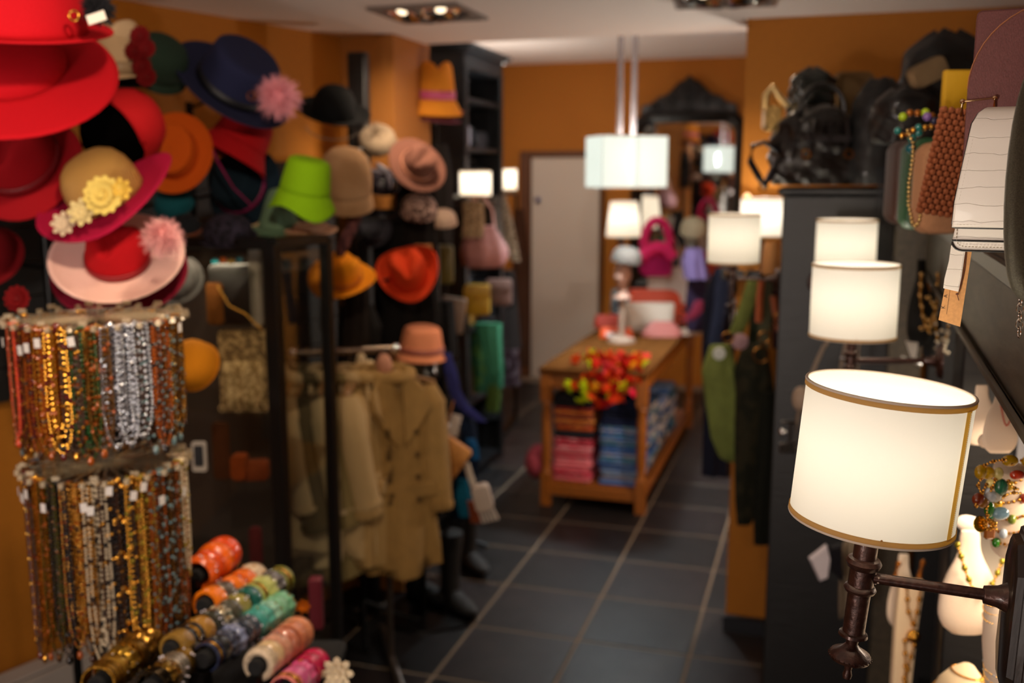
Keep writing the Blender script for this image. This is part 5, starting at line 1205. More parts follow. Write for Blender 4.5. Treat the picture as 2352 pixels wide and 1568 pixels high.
# ---- black mannequin under the salmon bucket hat
def mannequin_head(m, r, T=None):                 # ovoid head with brow, nose, lips, chin, ears and neck, face to -y
    rings = []
    for i in range(17):
        z = -1.25+2.5*i/16; n = 24; row = []
        w_ = max(.02, (1-abs(z/1.25)**2.3))**.5; jaw = 1-.34*max(0, -z-.15)
        for j in range(n):
            a = 2*pi*j/n; x = .78*w_*jaw*cos(a); y = .98*w_*(1-.12*max(0, -z))*sin(a)
            fr = max(0, -sin(a))**6
            if z < .55: y -= fr*(.20*exp(-((z+.12)/.16)**2)*(abs(cos(a)) < .3)+.07*exp(-((z+.48)/.08)**2)+.10*exp(-((z+.85)/.15)**2)-.05*exp(-((z-.12)/.12)**2))
            row.append((x*r, y*r, z*r))
        rings.append(row)
    m.loft(rings, T)
    for sd in (-1, 1): m.sph((sd*.78*r, .08*r, -.05*r), (.07*r, .16*r, .24*r), 8, 6, T)
    m.loft([[(.42*k*r*cos(2*pi*j/20), (.42*k*sin(2*pi*j/20)+.12)*r, z*r) for j in range(20)] for z, k in ((-.7, 1), (-1.3, .98), (-1.7, 1.1), (-1.95, 1.7), (-2.1, 2.1))], T)
p = V(968, 850, 4.0)
t = thing('mannequin', 'glossy black mannequin bust on a stand wearing the salmon bucket hat', 'mannequin', (p.x, p.y, p.z), (0, 0, PS+.5))
m = M(); mannequin_head(m, .088); m.build('head', mat('#0c0b0d', .25, coat=.4), t, smooth=80)
m = M(); m.loft([[(w_*cos(2*pi*j/24), d_*sin(2*pi*j/24)+.02, z) for j in range(24)] for z, w_, d_ in ((-.17, .07, .06), (-.21, .14, .08), (-.27, .185, .10), (-.4, .16, .11), (-.55, .125, .09), (-.62, .13, .09), (-.66, .10, .07))]); m.build('torso', mat('#0c0b0d', .3, coat=.3), t, smooth=80)
M().tube([(0, .02, -.6), (0, .02, -p.z+.02)], .016, 10).build('pole', black_metal, t)
M().lathe([(.0001, -p.z+.02), (.16, -p.z+.018), (.165, -p.z+.004), (.0001, -p.z+.002)], 28).build('base', black_metal, t)

# ---- bags and scarves hung at the aisle end of the rail
hook = thing('accessory_stand', 'slim black stand with hooks for bags at the aisle end of the rail', 'stand', (V(1020, 900, 4.0).x, V(1020, 900, 4.0).y, 0))
hz = V(1020, 800, 4.0).z
M().tube([(0, 0, 0), (0, 0, hz)], .011, 8).build('pole', black_metal, hook)
M().lathe([(.0001, .02), (.13, .018), (.135, .0), (.0001, 0)], 24).build('base', black_metal, hook)
for k in range(3): M().tube([(0, 0, hz-.05-.13*k), (.06, -.02, hz-.04-.13*k), (.08, -.03, hz-.02-.13*k)], .005, 6).build('hook_arm', black_metal, hook)
D = 3.85; s = D/F
t = at('handbag', 'tan envelope bag hanging cornerwise beside the front trench coat', 'handbag', 1030, 1052, D, (0, .62, PS))
m = M(); soft_slab(m, 76*s, 92*s, .05, .012, 0, 0); m.build('body', mat('#c07f3c', .6, bump=.2, scale=120), t)
m = M(); m.poly([(-37*s, 46*s), (37*s, 46*s), (30*s, 4*s), (0, -10*s), (-30*s, 4*s)], .006, Matrix.Translation((0, -.028, 0)), b=.05); fo = m.build('flap', mat('#c98a46', .6, bump=.2, scale=120), t)
M().tube([(-36*s, 0, 44*s), (-52*s, 0, 72*s), (-70*s, 0, 120*s)], .007, 8, flat=.5).build('strap', mat('#a86a34', .6), t)
t = at('price_tag', 'white card tag hanging above the tan envelope bag', 'tag', 1044, 976, 3.82); s = 3.82/F
M().box((0, 0, 0), (24*s, .003, 52*s), Matrix.Rotation(.25, 4, 'Y'), b=.001).build('card', mat('#b9ada6', .7), t)
def scarf_drape(name, label, cat, pts, r, m, D, flat=.35, n=10, group=None, fr=0):
    P = [V(x, y, D) for x, y in pts]; t = thing(name, label, cat, P[0], group=group)
    rr = [r*q*D/F for q in (fr if fr else [1]*len(pts))]
    P2 = []; R2 = []
    for i in range(len(P)-1):
        for k in range(3): P2.append(P[i].lerp(P[i+1], k/3)-P[0]); R2.append(rr[i]+(rr[i+1]-rr[i])*k/3)
    P2.append(P[-1]-P[0]); R2.append(rr[-1])
    mm = M(); nn = 22; rings = []
    for i, (p_, r_) in enumerate(zip(P2, R2)):
        rings.append([tuple(p_+Vector((cos(PS), sin(PS), 0))*r_*cos(a)*(1+.10*sin(5*a+i*.25))+Vector((-sin(PS), cos(PS), 0))*r_*flat*sin(a)*(1+.25*sin(7*a+i*.3))) for a in [2*pi*j/nn for j in range(nn)]])
    mm.loft(rings); mm.build('cloth', m, t, smooth=75); return t
scarf_drape('silk_scarf', 'violet blue beaded scarf trailing down past the salmon bucket hat', 'scarf', [(1025, 810), (1034, 850), (1045, 900), (1060, 930), (1085, 950), (1108, 968)], 14, cloth('#2c2f6a'), 3.95, fr=[.7, 1, 1, 1.1, 1.1, .8])
scarf_drape('blue_scarf', 'dark blue scarf hanging behind the tan envelope bag', 'scarf', [(1058, 920), (1066, 980), (1070, 1060), (1060, 1130), (1062, 1190)], 28, cloth('#0e1c34'), 4.1, fr=[.6, 1, 1.1, .9, .8])
scarf_drape('turquoise_scarf', 'turquoise scarf end low beside the white tasselled bag', 'scarf', [(1062, 1100), (1064, 1150), (1070, 1186)], 20, cloth('#0b5a78'), 4.0, fr=[.6, 1, .8])
scarf_drape('blue_tassel', 'bright blue tassel peeking out right of the tan envelope bag', 'tassel', [(1080, 1008), (1088, 1030), (1090, 1054)], 11, cloth('#0e4a7a'), 3.95)
scarf_drape('rust_tassel', 'rust brown tassel under the white tasselled bag', 'tassel', [(1084, 1150), (1088, 1172), (1092, 1200)], 12, cloth('#7a3a20'), 3.95)
t = scarf_drape('white_strap', 'white strap slanting from the tan bag to the white pouch', 'strap', [(1070, 1062), (1082, 1100), (1096, 1140)], 8, cloth('#b9ada0'), 3.9)
D = 3.88; s = D/F
t = at('handbag', 'small white leather pouch with tassels hanging near the floor', 'handbag', 1108, 1142, D, (0, -.25, PS))
m = M(); soft_slab(m, 44*s, 66*s, .05, .02, 0, 0); m.build('body', mat('#b8a89c', .6), t)
for k in range(5): M().tube([((-16+8*k)*s, 0, -30*s), ((-14+9*k)*s, 0, -62*s)], .006, 6).build('tassel', mat('#c4b8ae', .7), t)
scarf_drape('black_shawl', 'long black shawl hanging behind the tan envelope bag', 'shawl', [(985, 860), (1000, 980), (1015, 1120), (1010, 1220)], 60, cloth('#0b0a0c'), 4.3, fr=[.6, 1, 1, .9])
scarf_drape('spotted_scarf', 'black and cream spotted scarf below the yellow fedora', 'scarf', [(850, 662), (866, 700), (886, 750)], 27, cloth('#9c8e80', '#3c322c', 45), 4.2, fr=[.9, 1, .8])
scarf_drape('mauve_scarf', 'mauve tweed scarf hanging below the beige cloche', 'scarf', [(832, 460), (812, 510), (788, 560), (778, 590)], 15, cloth('#7a4a48', '#4a2a2c', 50), 3.5, fr=[.8, 1, 1, .6])

# ================================================================== LONG TABLE
wood = mat('#8c5218', .42, bump=.1, scale=9, stretch=(10, 1, 10), vary=.22)
woodt = mat('#4e2f15', .8, bump=.03, scale=8, stretch=(10, 1, 10), vary=.15, spec=.0)
tx0, tx1, ty0, ty1, tz = -1.475, -.862, 5.27, 7.4, .81
tb = thing('counter_table', 'long honey coloured wooden table with open shelf below', 'table', ((tx0+tx1)/2, (ty0+ty1)/2, 0))
wx, wy = tx1-tx0, ty1-ty0
for k in range(4): M().box((-wx/2+.0+(k+.5)*wx/4-.0, 0, tz-.015), (wx/4-.002, wy+.04, .03), b=.003).build('plank', woodt, tb)
for sx in (-1, 1):
    M().box((sx*(wx/2-.035), 0, tz-.08), (.022, wy-.12, .085), b=.002).build('apron', wood, tb)
    M().box((sx*(wx/2-.03), 0, .10), (.03, wy-.12, .05), b=.002).build('stretcher', wood, tb)
    for sy in (-1, 1):
        q = M(); lx, ly = sx*(wx/2-.035), sy*(wy/2-.035)
        q.box((lx, ly, .70), (.062, .062, .17), b=.004); q.box((lx, ly, .10), (.058, .058, .2), b=.004)
        q.lathe([(.026, .19), (.030, .2), (.022, .22), (.027, .28), (.029, .4), (.028, .52), (.022, .58), (.030, .60), (.022, .62)], 16, Matrix.Translation((lx, ly, 0)))
        q.build('leg', wood, tb)
for sy in (-1, 1):
    M().box((0, sy*(wy/2-.035), tz-.08), (wx-.12, .022, .085), b=.002).build('apron', wood, tb)
    M().box((0, sy*(wy/2-.035), .10), (wx-.12, .03, .06), b=.002).build('stretcher', wood, tb)
for k in range(5): M().box((-wx/2+.05+(k+.5)*(wx-.1)/5, 0, .132), ((wx-.1)/5-.004, wy-.10, .014)).build('shelf_plank', wood, tb)
# folded textiles, one object each
tx_pal = {'pink': ['#c2475c', '#d4707c', '#b8324a', '#c9808a', '#a82c40', '#cf5a6a', '#bf6a72'], 'blue': ['#3a62a8', '#5a7cb4', '#7088a8', '#3f7a92', '#4a6fb0', '#8a90a8', '#2f5a9a', '#6a9ab0'],
          'orange': ['#a8481c', '#8c2c22', '#b8642c', '#6a2a30', '#c07a3a'], 'dark': ['#1c1e26', '#26242c', '#15161c'], 'teal': ['#1d3f5c', '#8f98a0', '#2a5a6a', '#c0b8b0', '#1c2440'], 'navy': ['#151c34', '#1c2648', '#10162a']}
ords = ['lowest', 'second lowest', 'third lowest', 'fourth lowest', 'fifth from the bottom', 'sixth from the bottom', 'seventh from the bottom', 'eighth from the bottom', 'ninth from the bottom', 'tenth from the bottom', 'eleventh from the bottom', 'twelfth from the bottom', 'thirteenth from the bottom', 'fourteenth from the bottom'] + ['%s from the bottom' % q for q in ('fifteenth', 'sixteenth', 'seventeenth', 'eighteenth', 'nineteenth', 'twentieth', 'twenty-first', 'twenty-second', 'twenty-third', 'twenty-fourth', 'twenty-fifth')]
slabs = {}
def cloth_mesh(w_, d_, h_):
    m = M(); n = 28; rings = []
    for z, k in ((0, .96), (h_*.25, 1), (h_*.75, 1), (h_, .96)):
        rings.append([(w_/2*k*(abs(cos(a))**.25)*(1 if cos(a) > 0 else -1), d_/2*k*(abs(sin(a))**.25)*(1 if sin(a) > 0 else -1), z+.002*sin(3*a)) for a in [2*pi*(j+.5)/n for j in range(n)]])
    return m.loft(rings)
cw, cd = .245, .34
rnd = random.Random(5)
cols_ = [(-.135, 0, 'front left'), (.135, 0, 'front right'), (-.135, 1, 'second left'), (.135, 1, 'second right'), (-.135, 2, 'third left'), (.135, 2, 'third right'), (.135, 3, 'rear right')]
for x, row, pn in cols_:
    seq = (['pink']*11+['dark']*2+['orange']*6+['dark']*3) if x < 0 else (['blue']*15+['navy']*7 if row == 0 else (['teal', 'blue', 'teal']*5+['teal']*3))
    z = .139
    if row >= 2: seq = seq[:14]
    for i, cc in enumerate(seq):
        hh = rnd.uniform(.018, .026); c = rnd.choice(tx_pal[cc])
        if z+hh > .72: break
        cx, cy = (tx0+tx1)/2+x+rnd.uniform(-.008, .008), ty0+.24+row*.38+rnd.uniform(-.008, .008)
        m_ = cloth(c, rnd.choice(tx_pal[cc]), 28)
        t = cloth_mesh(cw*rnd.uniform(.93, 1.0), cd*rnd.uniform(.93, 1), hh).build('folded_scarf', m_, None, smooth=60)
        t.location = (cx, cy, z); t.rotation_euler = (0, 0, rnd.uniform(-.04, .04))
        tag(t, '%s folded scarf, %s in the %s pile under the table' % (cc, ords[i], pn), 'scarf', 'folded scarves under the table')
        z += hh+.0005
t = thing('pink_bag', 'pale pink bag bulging out left under the table', 'bag', (tx0-.04, ty0+.12, .13))
m = M(); m.sph((0, 0, .10), (.07, .12, .10), 14, 10); m.build('body', cloth('#8c3a48'), t)

# red autumn leaf garland hanging over the near table edge
g = thing('leaf_garland', 'garland of red and orange fabric leaves spilling over the near table edge', 'garland', (-1.13, ty0, tz))
rnd = random.Random(9); lc = ['#a8120a', '#b81c0a', '#bd360a', '#9c0c0c', '#c4440f', '#ad2808', '#a8c010', '#c98a10', '#b01030']
def leaf_mesh(R):
    m = M(); pts = []
    for i in range(10): a = 2*pi*i/10; r_ = R*(1 if i % 2 == 0 else .55); pts.append((r_*cos(a), .1*R*sin(3*a), r_*sin(a)))
    return M().add([(0, -.15*R, 0)]+pts+[(0, .1*R, 0)], [(0, i+1, (i+1) % 10+1) for i in range(10)]+[(11, (i+1) % 10+1, i+1) for i in range(10)])
lm = {}
for i in range(120):
    u = rnd.gauss(0, .34); front = rnd.random() < .55
    x = .03+u*.30; c = rnd.choice(lc[:6]) if rnd.random() < .75 else rnd.choice(lc[6:])
    if x < -.05 and rnd.random() < .4: c = '#a8c010'
    if c not in lm: lm[c] = leaf_mesh(.038)
    if i < 9 or c not in slabs:
        o = lm[c].build('leaf', mat(c, .7, spec=.1), g, smooth=0); slabs[c] = o
    else: o = slabs[c].copy(); C.objects.link(o)
    zz = -rnd.random()*(.22-.5*abs(x)) if front else rnd.uniform(.0, .05)
    yy = -.05-rnd.random()*.04 if front else rnd.uniform(-.02, .24)
    o.location = (max(-.16, min(.23, x)), yy, max(-.20, zz)+.02); o.rotation_euler = (rnd.uniform(-1, 1), rnd.uniform(0, 6), rnd.uniform(-1, 1)); o.scale = [rnd.uniform(.7, 1.15)]*3

# ---- goods on the table top
def tabletop(px, py): p = G(px, py, tz); return p
def box_bag(name, label, px, py, wpx, hm, dep, col, cat='handbag', handles=False, rot=0, m=None, taper=.9, label_card=False):
    p = G(px, py, tz+.001); D = (p-Vector((0, 0, H))).dot(Vector((-sin(PS), cos(PS), 0))); s = D/F; w_ = wpx*s
    t = thing(name, label, cat, p, (0, 0, PS+rot)); mm = m or leather(col)
    n = 28; q = M(); rings = []
    for z, k in ((0, .94), (.02, 1), (.3, .99), (.7, (1+taper)/2), (.95, taper), (1, taper*.96)):
        rings.append([(w_/2*k*(abs(cos(a))**.4)*(1 if cos(a) > 0 else -1), dep/2*(1-.45*z)*(abs(sin(a))**.5)*(1 if sin(a) > 0 else -1), hm*z) for a in [2*pi*(j+.5)/n for j in range(n)]])
    q.loft(rings); q.build('body', mm, t, smooth=60)
    if handles:
        for yy in (-.02, .02): M().tube([(w_*.22*cos(a) if abs(cos(a)) < 1 else w_*.22*cos(a), yy, hm*.97+handles*sin(a)) for a in [pi*i/12 for i in range(13)]], .012, 8, flat=.35).build('handle', mm, t)
    if label_card: M().box((-w_*.1, -dep/2-.004, hm*.45), (w_*.45, .003, hm*.4)).build('label_card', mat('#d9cfc8', .7), t)
    return t
box_bag('handbag', 'small brick red pouch at the left of the table goods', 1402, 752, 76, .09, .1, '#a82a12', rot=.05)
box_bag('clutch', 'orange pouch with white card in front of the brick red pouch', 1415, 775, 78, .065, .08, '#cf4a12', 'pouch', label_card=True)
box_bag('handbag', 'wide cream open topped bag behind the pink purse on the table', 1490, 758, 112, .19, .14, '#c4b8a8', taper=1.05, rot=.05)
box_bag('handbag', 'wide orange red bag standing behind the cream open bag', 1508, 738, 128, .24, .12, '#c8401a', taper=1.0)
box_bag('purse', 'oval pale pink purse lying at the front of the table goods', 1520, 772, 92, .10, .10, '#c97f78', 'purse', m=mat('#9c5a54', .5, bump=.3, scale=90), taper=.55)
box_bag('handbag', 'rust and black patterned bag right of the pink purse', 1572, 745, 50, .15, .1, '#8c2c16', m=cloth('#a8381a', '#1c1216', 26), taper=.8)
tt = box_bag('tote_bag', 'tall cream canvas tote bag with long handles on the table', 1537, 738, 104, .40, .09, '#b8a89c', 'tote bag', m=mat('#b9a89c', .9, bump=.2, scale=80), taper=.98, handles=.24)
box_bag('hat_box', 'brown and teal patterned bundle under the mannequin head in the beret', 1432, 722, 60, .2, .12, '#3a4a55', 'bundle', m=cloth('#7a8a90', '#20283c', 22))
# mannequin heads
def head(label, px, py, D, wpx, skin, rot, hatlabel=None):
    s = D/F; p = V(px, py, D); r = wpx*s/2*.78
    t = thing('mannequin', label, 'mannequin head', p, (0, 0, PS+rot)); m = M(); mannequin_head(m, r/.78*.8); m.build('head', mat(skin, .6), t, smooth=80)
    for sd in (-1, 1): M().sph((sd*.26*r, -.80*r, .08*r), (.12*r, .06*r, .06*r), 8, 6).build('eye', mat('#3a2a24', .3), t)
    M().sph((0, -.86*r, -.50*r), (.2*r, .05*r, .06*r), 8, 6).build('lips', mat('#8c4a44', .5), t)
    zt = p.z-2.1*r-tz
    if zt > .02: M().lathe([(.09, -p.z+tz), (.085, -p.z+tz+.02), (.02, -p.z+tz+.04), (.02, -1.9*r)], 16).build('stand', mat('#8a7464', .6), t)
    return t
head('mannequin head in a white knitted beret at the left of the table', 1430, 632, 6.35, 62, '#9a7462', -.5)
b = hat('knit_beret', 'white knitted beret on the mannequin head at the table', 1438, 600, 6.33, 72, 'dome', .1, .15, 0, '#b8aaa0', R_r=1.06, h_r=1.0, mt=mat('#5c544d', .95, bump=.8, scale=120)); pompom(b, (0, 0, .03), .07, '#574f48', 'fluff', 700, .0008, 8)
head('mannequin head with bobbled hat before the mirror', 1590, 560, 6.7, 52, '#4a4030', 0)
b = hat('bobble_hat', 'fluffy beige hat on the mannequin head before the mirror', 1592, 535, 6.68, 62, 'dome', .3, 0, 0, '#8c8068', R_r=1.06, h_r=1.2); pompom(b, (0, 0, .03), .085, '#94876e', 'fluff', 800, .0008, 9)
scarf_drape('lilac_hood', 'lilac and pale pink snood under the fluffy beige hat', 'snood', [(1596, 570), (1594, 600), (1600, 640)], 27, mat('#54446a', .9, bump=.4, scale=40), 6.5, flat=.7, fr=[.7, 1, 1.1])
scarf_drape('purple_dress', 'dark purple knitted dress hanging right of the cream tote', 'dress', [(1600, 636), (1602, 690), (1606, 760)], 26, cloth('#1c1228'), 6.6, fr=[.7, 1, 1.1])
scarf_drape('wine_scarf', 'wine red scarf end beyond the right rear table corner', 'scarf', [(1612, 690), (1600, 715), (1580, 735)], 14, cloth('#5a1024'), 6.5)
# magenta bag with handles, hanging before the mirror on a stand
D = 7.2; s = D/F
t = at('handbag', 'magenta felt bag with arched handles hanging below the mirror', 'handbag', 1506, 630, D)
m = M(); soft_slab(m, 74*s, 74*s, .1, .05, 0, 32*s); m.build('body', cloth('#8c0a44'), t)
m = M(); m.tube([(30*s*cos(a), -.02, 66*s+58*s*sin(a)) for a in [pi*i/14 for i in range(15)]], .045, 10, flat=.7); m.build('handle', mat('#c4145c', .8, sheen=.4), t)
m = M(); m.tube([(x*s, -.04, (62-.018*x*x)*s) for x in range(-36, 37, 8)], .05, 10); m.build('collar_roll', mat('#d0145f', .8, sheen=.4), t)
st = thing('accessory_stand', 'thin dark stand holding the magenta bag below the mirror', 'stand', (t.location.x, t.location.y+.1, 0))
M().tube([(0, 0, 0), (0, 0, t.location.z+124*s), (0, -.1, t.location.z+124*s)], .012, 8).build('pole', black_metal, st); M().lathe([(.0001, .02), (.14, .018), (.145, 0), (.0001, 0)], 20).build('base', black_metal, st)

# ================================================================== OLIVE SCARVES AND BAGS BY THE PIER
D = 3.55; s = D/F
rail = thing('hook_rail', 'short black hook rail fixed to the orange pier under the wall lamps', 'hook rail', (-.2, YP-.02, V(1740, 640, 3.7).z))
M().box((.0, 0, 0), (.34, .03, .04), b=.004).build('rail', black_wood, rail)
for k in range(5): M().tube([(-.14+.07*k, -.01, 0), (-.14+.07*k, -.08, -.005), (-.14+.07*k, -.10, .02)], .005, 6).build('hook', brass, rail)
olive = mat('#6f7a38', .85, bump=.3, scale=30, vary=.15)
scarf_drape('olive_strap', 'broad olive green strap running up from the olive bag to the hook rail', 'strap', [(1736, 640), (1716, 700), (1690, 765)], 17, olive, 3.6, flat=.2)
scarf_drape('olive_bag', 'soft olive green slouch bag hanging at hip height', 'handbag', [(1655, 792), (1652, 850), (1662, 930), (1672, 1000), (1680, 1048), (1682, 1060)], 40, olive, 3.6, flat=.45, fr=[.55, 1, 1.1, 1.05, .7, .3])
scarf_drape('khaki_strap', 'khaki webbing strap beside the broad olive strap', 'strap', [(1762, 640), (1758, 720), (1752, 800)], 14, mat('#4a4a34', .9), 3.58, flat=.2)
scarf_drape('dark_strap', 'dark green strap between the two lighter straps', 'strap', [(1740, 640), (1736, 720), (1728, 800)], 12, mat('#1f2a16', .9), 3.62, flat=.2)
scarf_drape('khaki_shawl', 'long dark khaki shawl hanging almost to the floor by the pier', 'shawl', [(1735, 790), (1728, 860), (1732, 960), (1728, 1060), (1718, 1150), (1708, 1205)], 44, cloth('#2c281a', '#1c1c12', 20), 3.58, flat=.4, fr=[.6, 1, 1.15, 1.0, .7, .35])
scarf_drape('black_shawl', 'near black long shawl tail right of the khaki shawl', 'shawl', [(1762, 900), (1764, 1000), (1756, 1120), (1748, 1250)], 26, cloth('#15160e'), 3.56, flat=.5, fr=[.7, 1.1, 1.1, .7])
scarf_drape('navy_coat', 'long navy coat hanging left of the olive bag', 'coat', [(1662, 615), (1652, 680), (1650, 800), (1650, 950), (1650, 1090)], 34, cloth('#14182a'), 4.2, flat=.6, fr=[.5, 1.0, 1.15, 1.1, 1.15])
scarf_drape('blue_grey_shirt', 'blue grey shirt sleeve hanging at the front of the navy coat', 'shirt', [(1662, 620), (1655, 700), (1640, 790)], 16, cloth('#2c3550'), 4.05, flat=.5)
scarf_drape('maroon_coat', 'dark maroon coat hanging beside the black cabinet', 'coat', [(1790, 640), (1788, 720), (1790, 800)], 16, cloth('#2a0e12'), 3.6, flat=.6)
scarf_drape('copper_ribbon', 'copper orange ribbon glinting between the straps', 'ribbon', [(1750, 640), (1744, 690), (1742, 740)], 8, mat('#b0562a', .35, .3), 3.5, flat=.3)
scarf_drape('copper_tassel', 'copper tassel against the maroon coat', 'tassel', [(1776, 680), (1782, 720), (1788, 760)], 8, mat('#8a4420', .4, .3), 3.5, flat=.4)
t = at('lace_lampshade', 'small woven gold lampshade just below the brightest pier lamp', 'lampshade', 1770, 600, 3.66)
M().lathe([(16*s, 46*s), (20*s, 20*s), (22*s, -10*s), (20*s, -30*s)], 20).build('shade', mat('#c98f58', .5, .3, bump=.8, scale=120), t)
for nm, lb, x, y, r, c in (('white_tag', 'round white tag at the top of the olive bag', 1652, 812, 15, '#d8dcd6'), ('pink_tag', 'round pale pink tag beside the olive strap', 1700, 784, 19, '#b08a90')):
    t = at(nm, lb, 'tag', x, y, 3.48); M().lathe([(.0001, -.002), (r*s*.9, -.002), (r*s, 0), (r*s*.9, .002), (.0001, .002)], 20, Matrix.Rotation(pi/2, 4, 'X')).build('disc', mat(c, .6), t)
for lb, x, y, k in (('gold ring joining the olive strap to the olive bag', 1672, 775, 12), ('larger gold ring on the khaki shawl strap', 1748, 815, 18), ('gold ring near the khaki strap top', 1756, 775, 13), ('gold ring on the maroon coat', 1790, 732, 12)):
    t = at('gold_ring', lb, 'ring', x, y, 3.46); M().torus(k*s, .003, Matrix.Rotation(pi/2, 4, 'X'), 20, 6).build('ring', mat('#b07a3c', .25, 1.), t)
# copper finial bulb beside pier lamp
t = at('candle_bulb', 'small glowing candle bulb at the left of the brightest pier lamp', 'lamp', 1716, 462, 3.85)
M().sph((0, 0, 0), (12*s, 12*s, 20*s), 12, 8).build('bulb', emit('#ffd9a0', 1.6), t); M().lathe([(.006, -.05), (.012, -.03), (.010, -.02)], 12).build('holder', brass, t); M().tube([(0, 0, -.045), (0, .08, -.06)], .004, 6).build('arm', brass, t)

# ================================================================== BACK LEFT: BLACK ARMOIRE AND HANGING GOODS
ax_, ay_ = -1.975, 5.46
ar = thing('armoire', 'tall black open armoire with cornice reaching the recess ceiling', 'cabinet', (ax_-.25, ay_+.35, 0))
at_ = V(1065, 97, 5.8).z
M().box((0, .34, at_/2), (.5, .02, at_-.04)).build('side_panel', black_wood, ar); M().box((0, -.34, at_/2), (.5, .03, at_-.04)).build('side_panel', black_wood, ar)
M().box((-.24, 0, at_/2), (.02, .68, at_-.04)).build('back_panel', black_wood, ar)
for z in (.06, .5, .95, 1.35, 1.7, 2.02, 2.3): M().box((0, 0, z), (.48, .66, .025)).build('shelf', black_wood, ar)
M().box((.0, 0, at_-.08), (.5, .7, .12), b=.01).build('frieze', black_wood, ar)
m = M(); m.box((.01, 0, at_-.012), (.58, .8, .024), b=.006); m.build('cornice', black_wood, ar)
M().box((.01, 0, at_-.035), (.55, .75, .024), b=.006).build('cornice_step', black_wood, ar)
for y in (-.325, .325): M().box((.245, y, at_/2-.05), (.02, .05, at_-.14), b=.003).build('stile', black_wood, ar)
arm_items = [('grey felt bag', 1.0, '#8a868e', -.2, 2.033, .2, .13), ('black bowler shaped bag', 1.0, '#15141a', .1, 2.033, .22, .1), ('silver metal evening bag', .3, '#a9abb8', -.15, 1.713, .2, .16), ('dark mesh basket', .5, '#2a2624', .12, 1.713, .24, .2), ('pale grey slipper bag', .8, '#9a949c', -.1, 1.363, .24, .2), ('taupe clutch', .8, '#5c4a40', .15, 1.363, .2, .18), ('mustard pouch', .8, '#6a4c14', -.12, .963, .2, .22), ('black satchel', .7, '#100f10', .12, .963, .26, .24), ('brown satchel', .7, '#3a2418', 0, .513, .4, .26)]
for nm, ro, c, y, z, w_, h_ in arm_items:
    t = thing('handbag', nm+' on a shelf of the black armoire', 'handbag', (ax_-.12, ay_+.35+y, z), (0, 0, pi/2), 'bags in the black armoire')
    m = M(); soft_slab(m, w_, h_, .14, .04, 0, h_/2); m.build('body', leather(c, max(.25, ro*.6)) if 'silver' not in nm else mat(c, .25, .9), t)
    M().tube([(w_*.3*cos(a), 0, h_*.95+h_*.3*sin(a)) for a in [pi*i/10 for i in range(11)]], .006, 6).build('handle', leather(c), t)
# garment rail for the hanging goods
gr0, gr1 = V(1020, 455, 5.4), V(1185, 448, 7.6)
gr = thing('hanging_rail', 'dark rail along the left side of the back room with bags hung from it', 'clothes rail', (gr0.x, gr0.y, 0))
dv = gr1-gr0; M().tube([(0, 0, gr0.z), (dv.x, dv.y, gr0.z)], .014, 8).build('rail', black_metal, gr)
for f in (0, 1): M().tube([(dv.x*f, dv.y*f, 0), (dv.x*f, dv.y*f, gr0.z)], .014, 8).build('upright', black_metal, gr)
gm = M(); gm.box((0, 0, .02), (dv.length, .05, .03), Matrix.Translation((dv.x/2, dv.y/2, 0)) @ Matrix.Rotation(atan2(dv.y, dv.x), 4, 'Z')); gm.build('floor_bar', black_metal, gr)
wall_lamp('bright drum lamp on the left above the blush pink bag', 1092, 421, 5.8, 72, 56, arm=(-1, 0, 0), arm_len=.14, power=3.5, glow=.8, group='lamps of the back room')
wall_lamp('smaller bright drum lamp on the left nearest the door', 1159, 412, 7.0, 56, 48, arm=(-1, 0, 0), arm_len=.16, power=3, glow=.9, group='lamps of the back room')
D = 5.7; s = D/F
t = at('handbag', 'blush pink slouchy bag with long handles under the left drum lamp', 'handbag', 1110, 614, D)
q = M(); n = 28; rings = []
for z, k in ((0, .62), (.04, .85), (.3, 1.0), (.5, .95), (.75, .72), (.95, .5), (1, .46)):
    rings.append([(56*s*k*cos(a)*(1+.05*sin(5*a+z*4)), .09*k*sin(a)*(1+.1*sin(7*a)), 96*s*z) for a in [2*pi*j/n for j in range(n)]])
q.loft(rings); q.build('body', mat('#8c5c58', .7, bump=.4, scale=25), t, smooth=75)
for yy, x0 in ((-.03, -24), (.03, 26)): M().tube([(x0*s, yy, 90*s), (x0*.8*s, yy, 130*s), ((x0*.3-8)*s, yy, 162*s)], .02, 8, flat=.4).build('handle', mat('#b58880', .7), t)
scarf_drape('beige_fringe', 'beige fringed scarf tied into the blush pink bag handles', 'scarf', [(1085, 462), (1088, 500), (1084, 545)], 24, cloth('#8c7458', '#6a563e', 60), 5.6, flat=.4)
scarf_drape('cream_scarf', 'thin cream scarf hanging below the lamp nearest the door', 'scarf', [(1150, 448), (1160, 500), (1172, 560), (1184, 600)], 15, cloth('#9a8a76', '#6a5a48', 50), 6.8, flat=.4, fr=[.7, 1, 1, .7])
scarf_drape('grey_scarf', 'grey scarf right of the blush pink bag handles', 'scarf', [(1134, 450), (1136, 490), (1142, 540)], 12, cloth('#55504a'), 6.4, flat=.4)
t = flap_bag('handbag', 'mustard yellow leather bag below the blush pink bag', 1096, 722, 5.8, 60, 70, '#8c6c12', .1, .02, .5)
t = flap_bag('handbag', 'dusty mauve bag beside the mustard yellow bag', 1146, 700, 6.1, 60, 60, '#5c443e', .1, .02, .5, clasp=None)
t = flap_bag('handbag', 'taupe flat clutch leaning left of the mustard yellow bag', 1034, 764, 5.3, 56, 84, '#6c5a4c', .04, .01, 0, rot=(0, .15, PS))
t = flap_bag('handbag', 'olive yellow bag right beside the orange red fedora', 1020, 652, 5.2, 44, 90, '#544a18', .05, .02, 0)
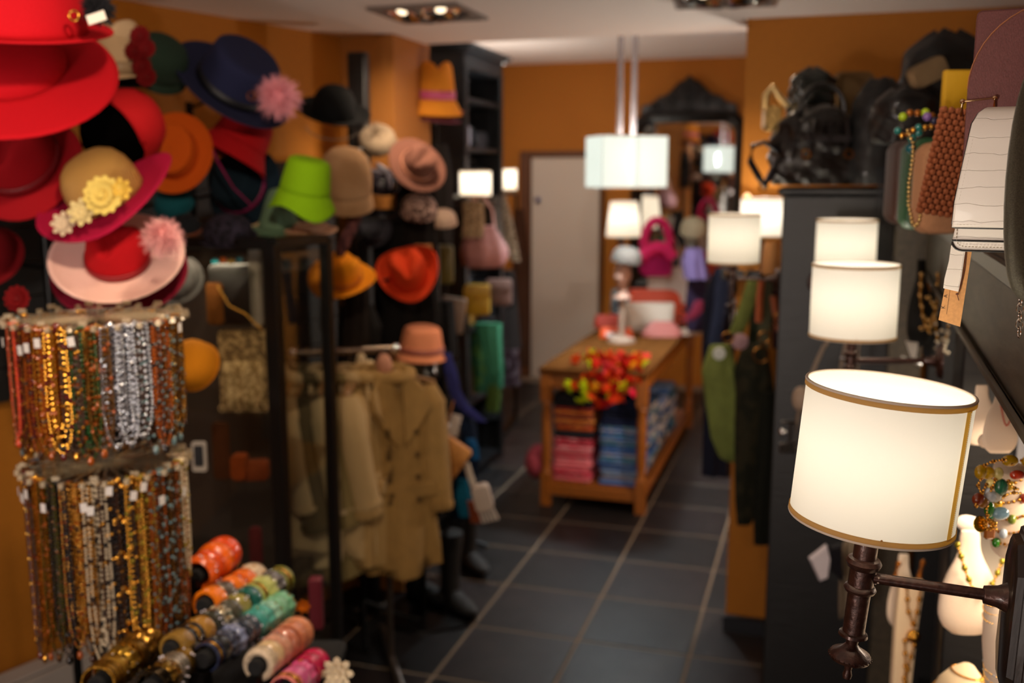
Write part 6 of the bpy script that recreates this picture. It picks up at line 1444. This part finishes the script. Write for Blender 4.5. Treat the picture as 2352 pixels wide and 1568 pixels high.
scarf_drape('green_scarf', 'sea green silk scarf hanging low in the left of the back room', 'scarf', [(1120, 742), (1128, 800), (1136, 850), (1138, 890)], 28, cloth('#2a6248'), 5.9, flat=.35, fr=[1.1, .85, .7, .6])
scarf_drape('dark_green_scarf', 'darker green scarf tail beside the sea green scarf', 'scarf', [(1104, 745), (1102, 810), (1106, 870), (1108, 900)], 22, cloth('#1f4a34', '#3a5a2a', 14), 6.0, flat=.35)
scarf_drape('olive_scarf', 'olive green scarf end lowest under the sea green scarf', 'scarf', [(1136, 880), (1134, 915), (1130, 945)], 16, cloth('#3f5420'), 5.9, flat=.4)
scarf_drape('black_coats', 'row end of black coats behind the green scarves', 'coat', [(1085, 700), (1080, 800), (1085, 920), (1090, 960)], 60, cloth('#0b0b0c'), 6.4, flat=.5, fr=[.8, 1, 1, .9])
scarf_drape('patterned_bag', 'grey and plum patterned bag hanging near the door frame', 'handbag', [(1168, 790), (1170, 830), (1172, 885)], 22, cloth('#5c5058', '#2c1c22', 14), 7.0, flat=.5)
scarf_drape('brown_coat', 'brown coat hanging nearest the door frame', 'coat', [(1192, 480), (1196, 600), (1198, 720), (1196, 840)], 20, cloth('#3c2010'), 7.6, flat=.5, fr=[.6, 1, 1, 1])
scarf_drape('dark_coat', 'dark charcoal coat above the green scarves', 'coat', [(1150, 620), (1156, 680), (1160, 740), (1165, 800)], 30, cloth('#1a1514'), 6.6, flat=.5)
scarf_drape('black_dress', 'black dress hanging behind the orange red fedora', 'dress', [(1000, 690), (1010, 800), (1020, 900)], 40, cloth('#0c0b0b'), 4.9, flat=.5)
# dark garments filling the rail between the hat trees
for k, (x, y0, y1, r, D_, c, lb) in enumerate(((815, 600, 830, 30, 3.8, '#1c1410', 'dark brown garment hanging between the case posts and yellow fedora'), (900, 480, 800, 50, 4.12, '#0f0d0c', 'long black garment behind the orange and yellow fedoras'), (1000, 330, 560, 36, 4.75, '#1e1a1a', 'charcoal garment behind the dusty pink fedora'), (820, 700, 840, 50, 3.9, '#120f0e', 'black garment above the coat rail'), (950, 330, 560, 44, 4.12, '#171210', 'dark garment behind the leopard patterned fur hat'), (968, 640, 860, 40, 4.15, '#0e0c0b', 'black garment above the salmon bucket hat'))):
    scarf_drape('hanging_garment', lb, 'garment', [(x, y0), (x+4, (y0*2+y1)/3), (x, y1)], r, cloth(c), D_, flat=.35, fr=[.7, 1, 1])
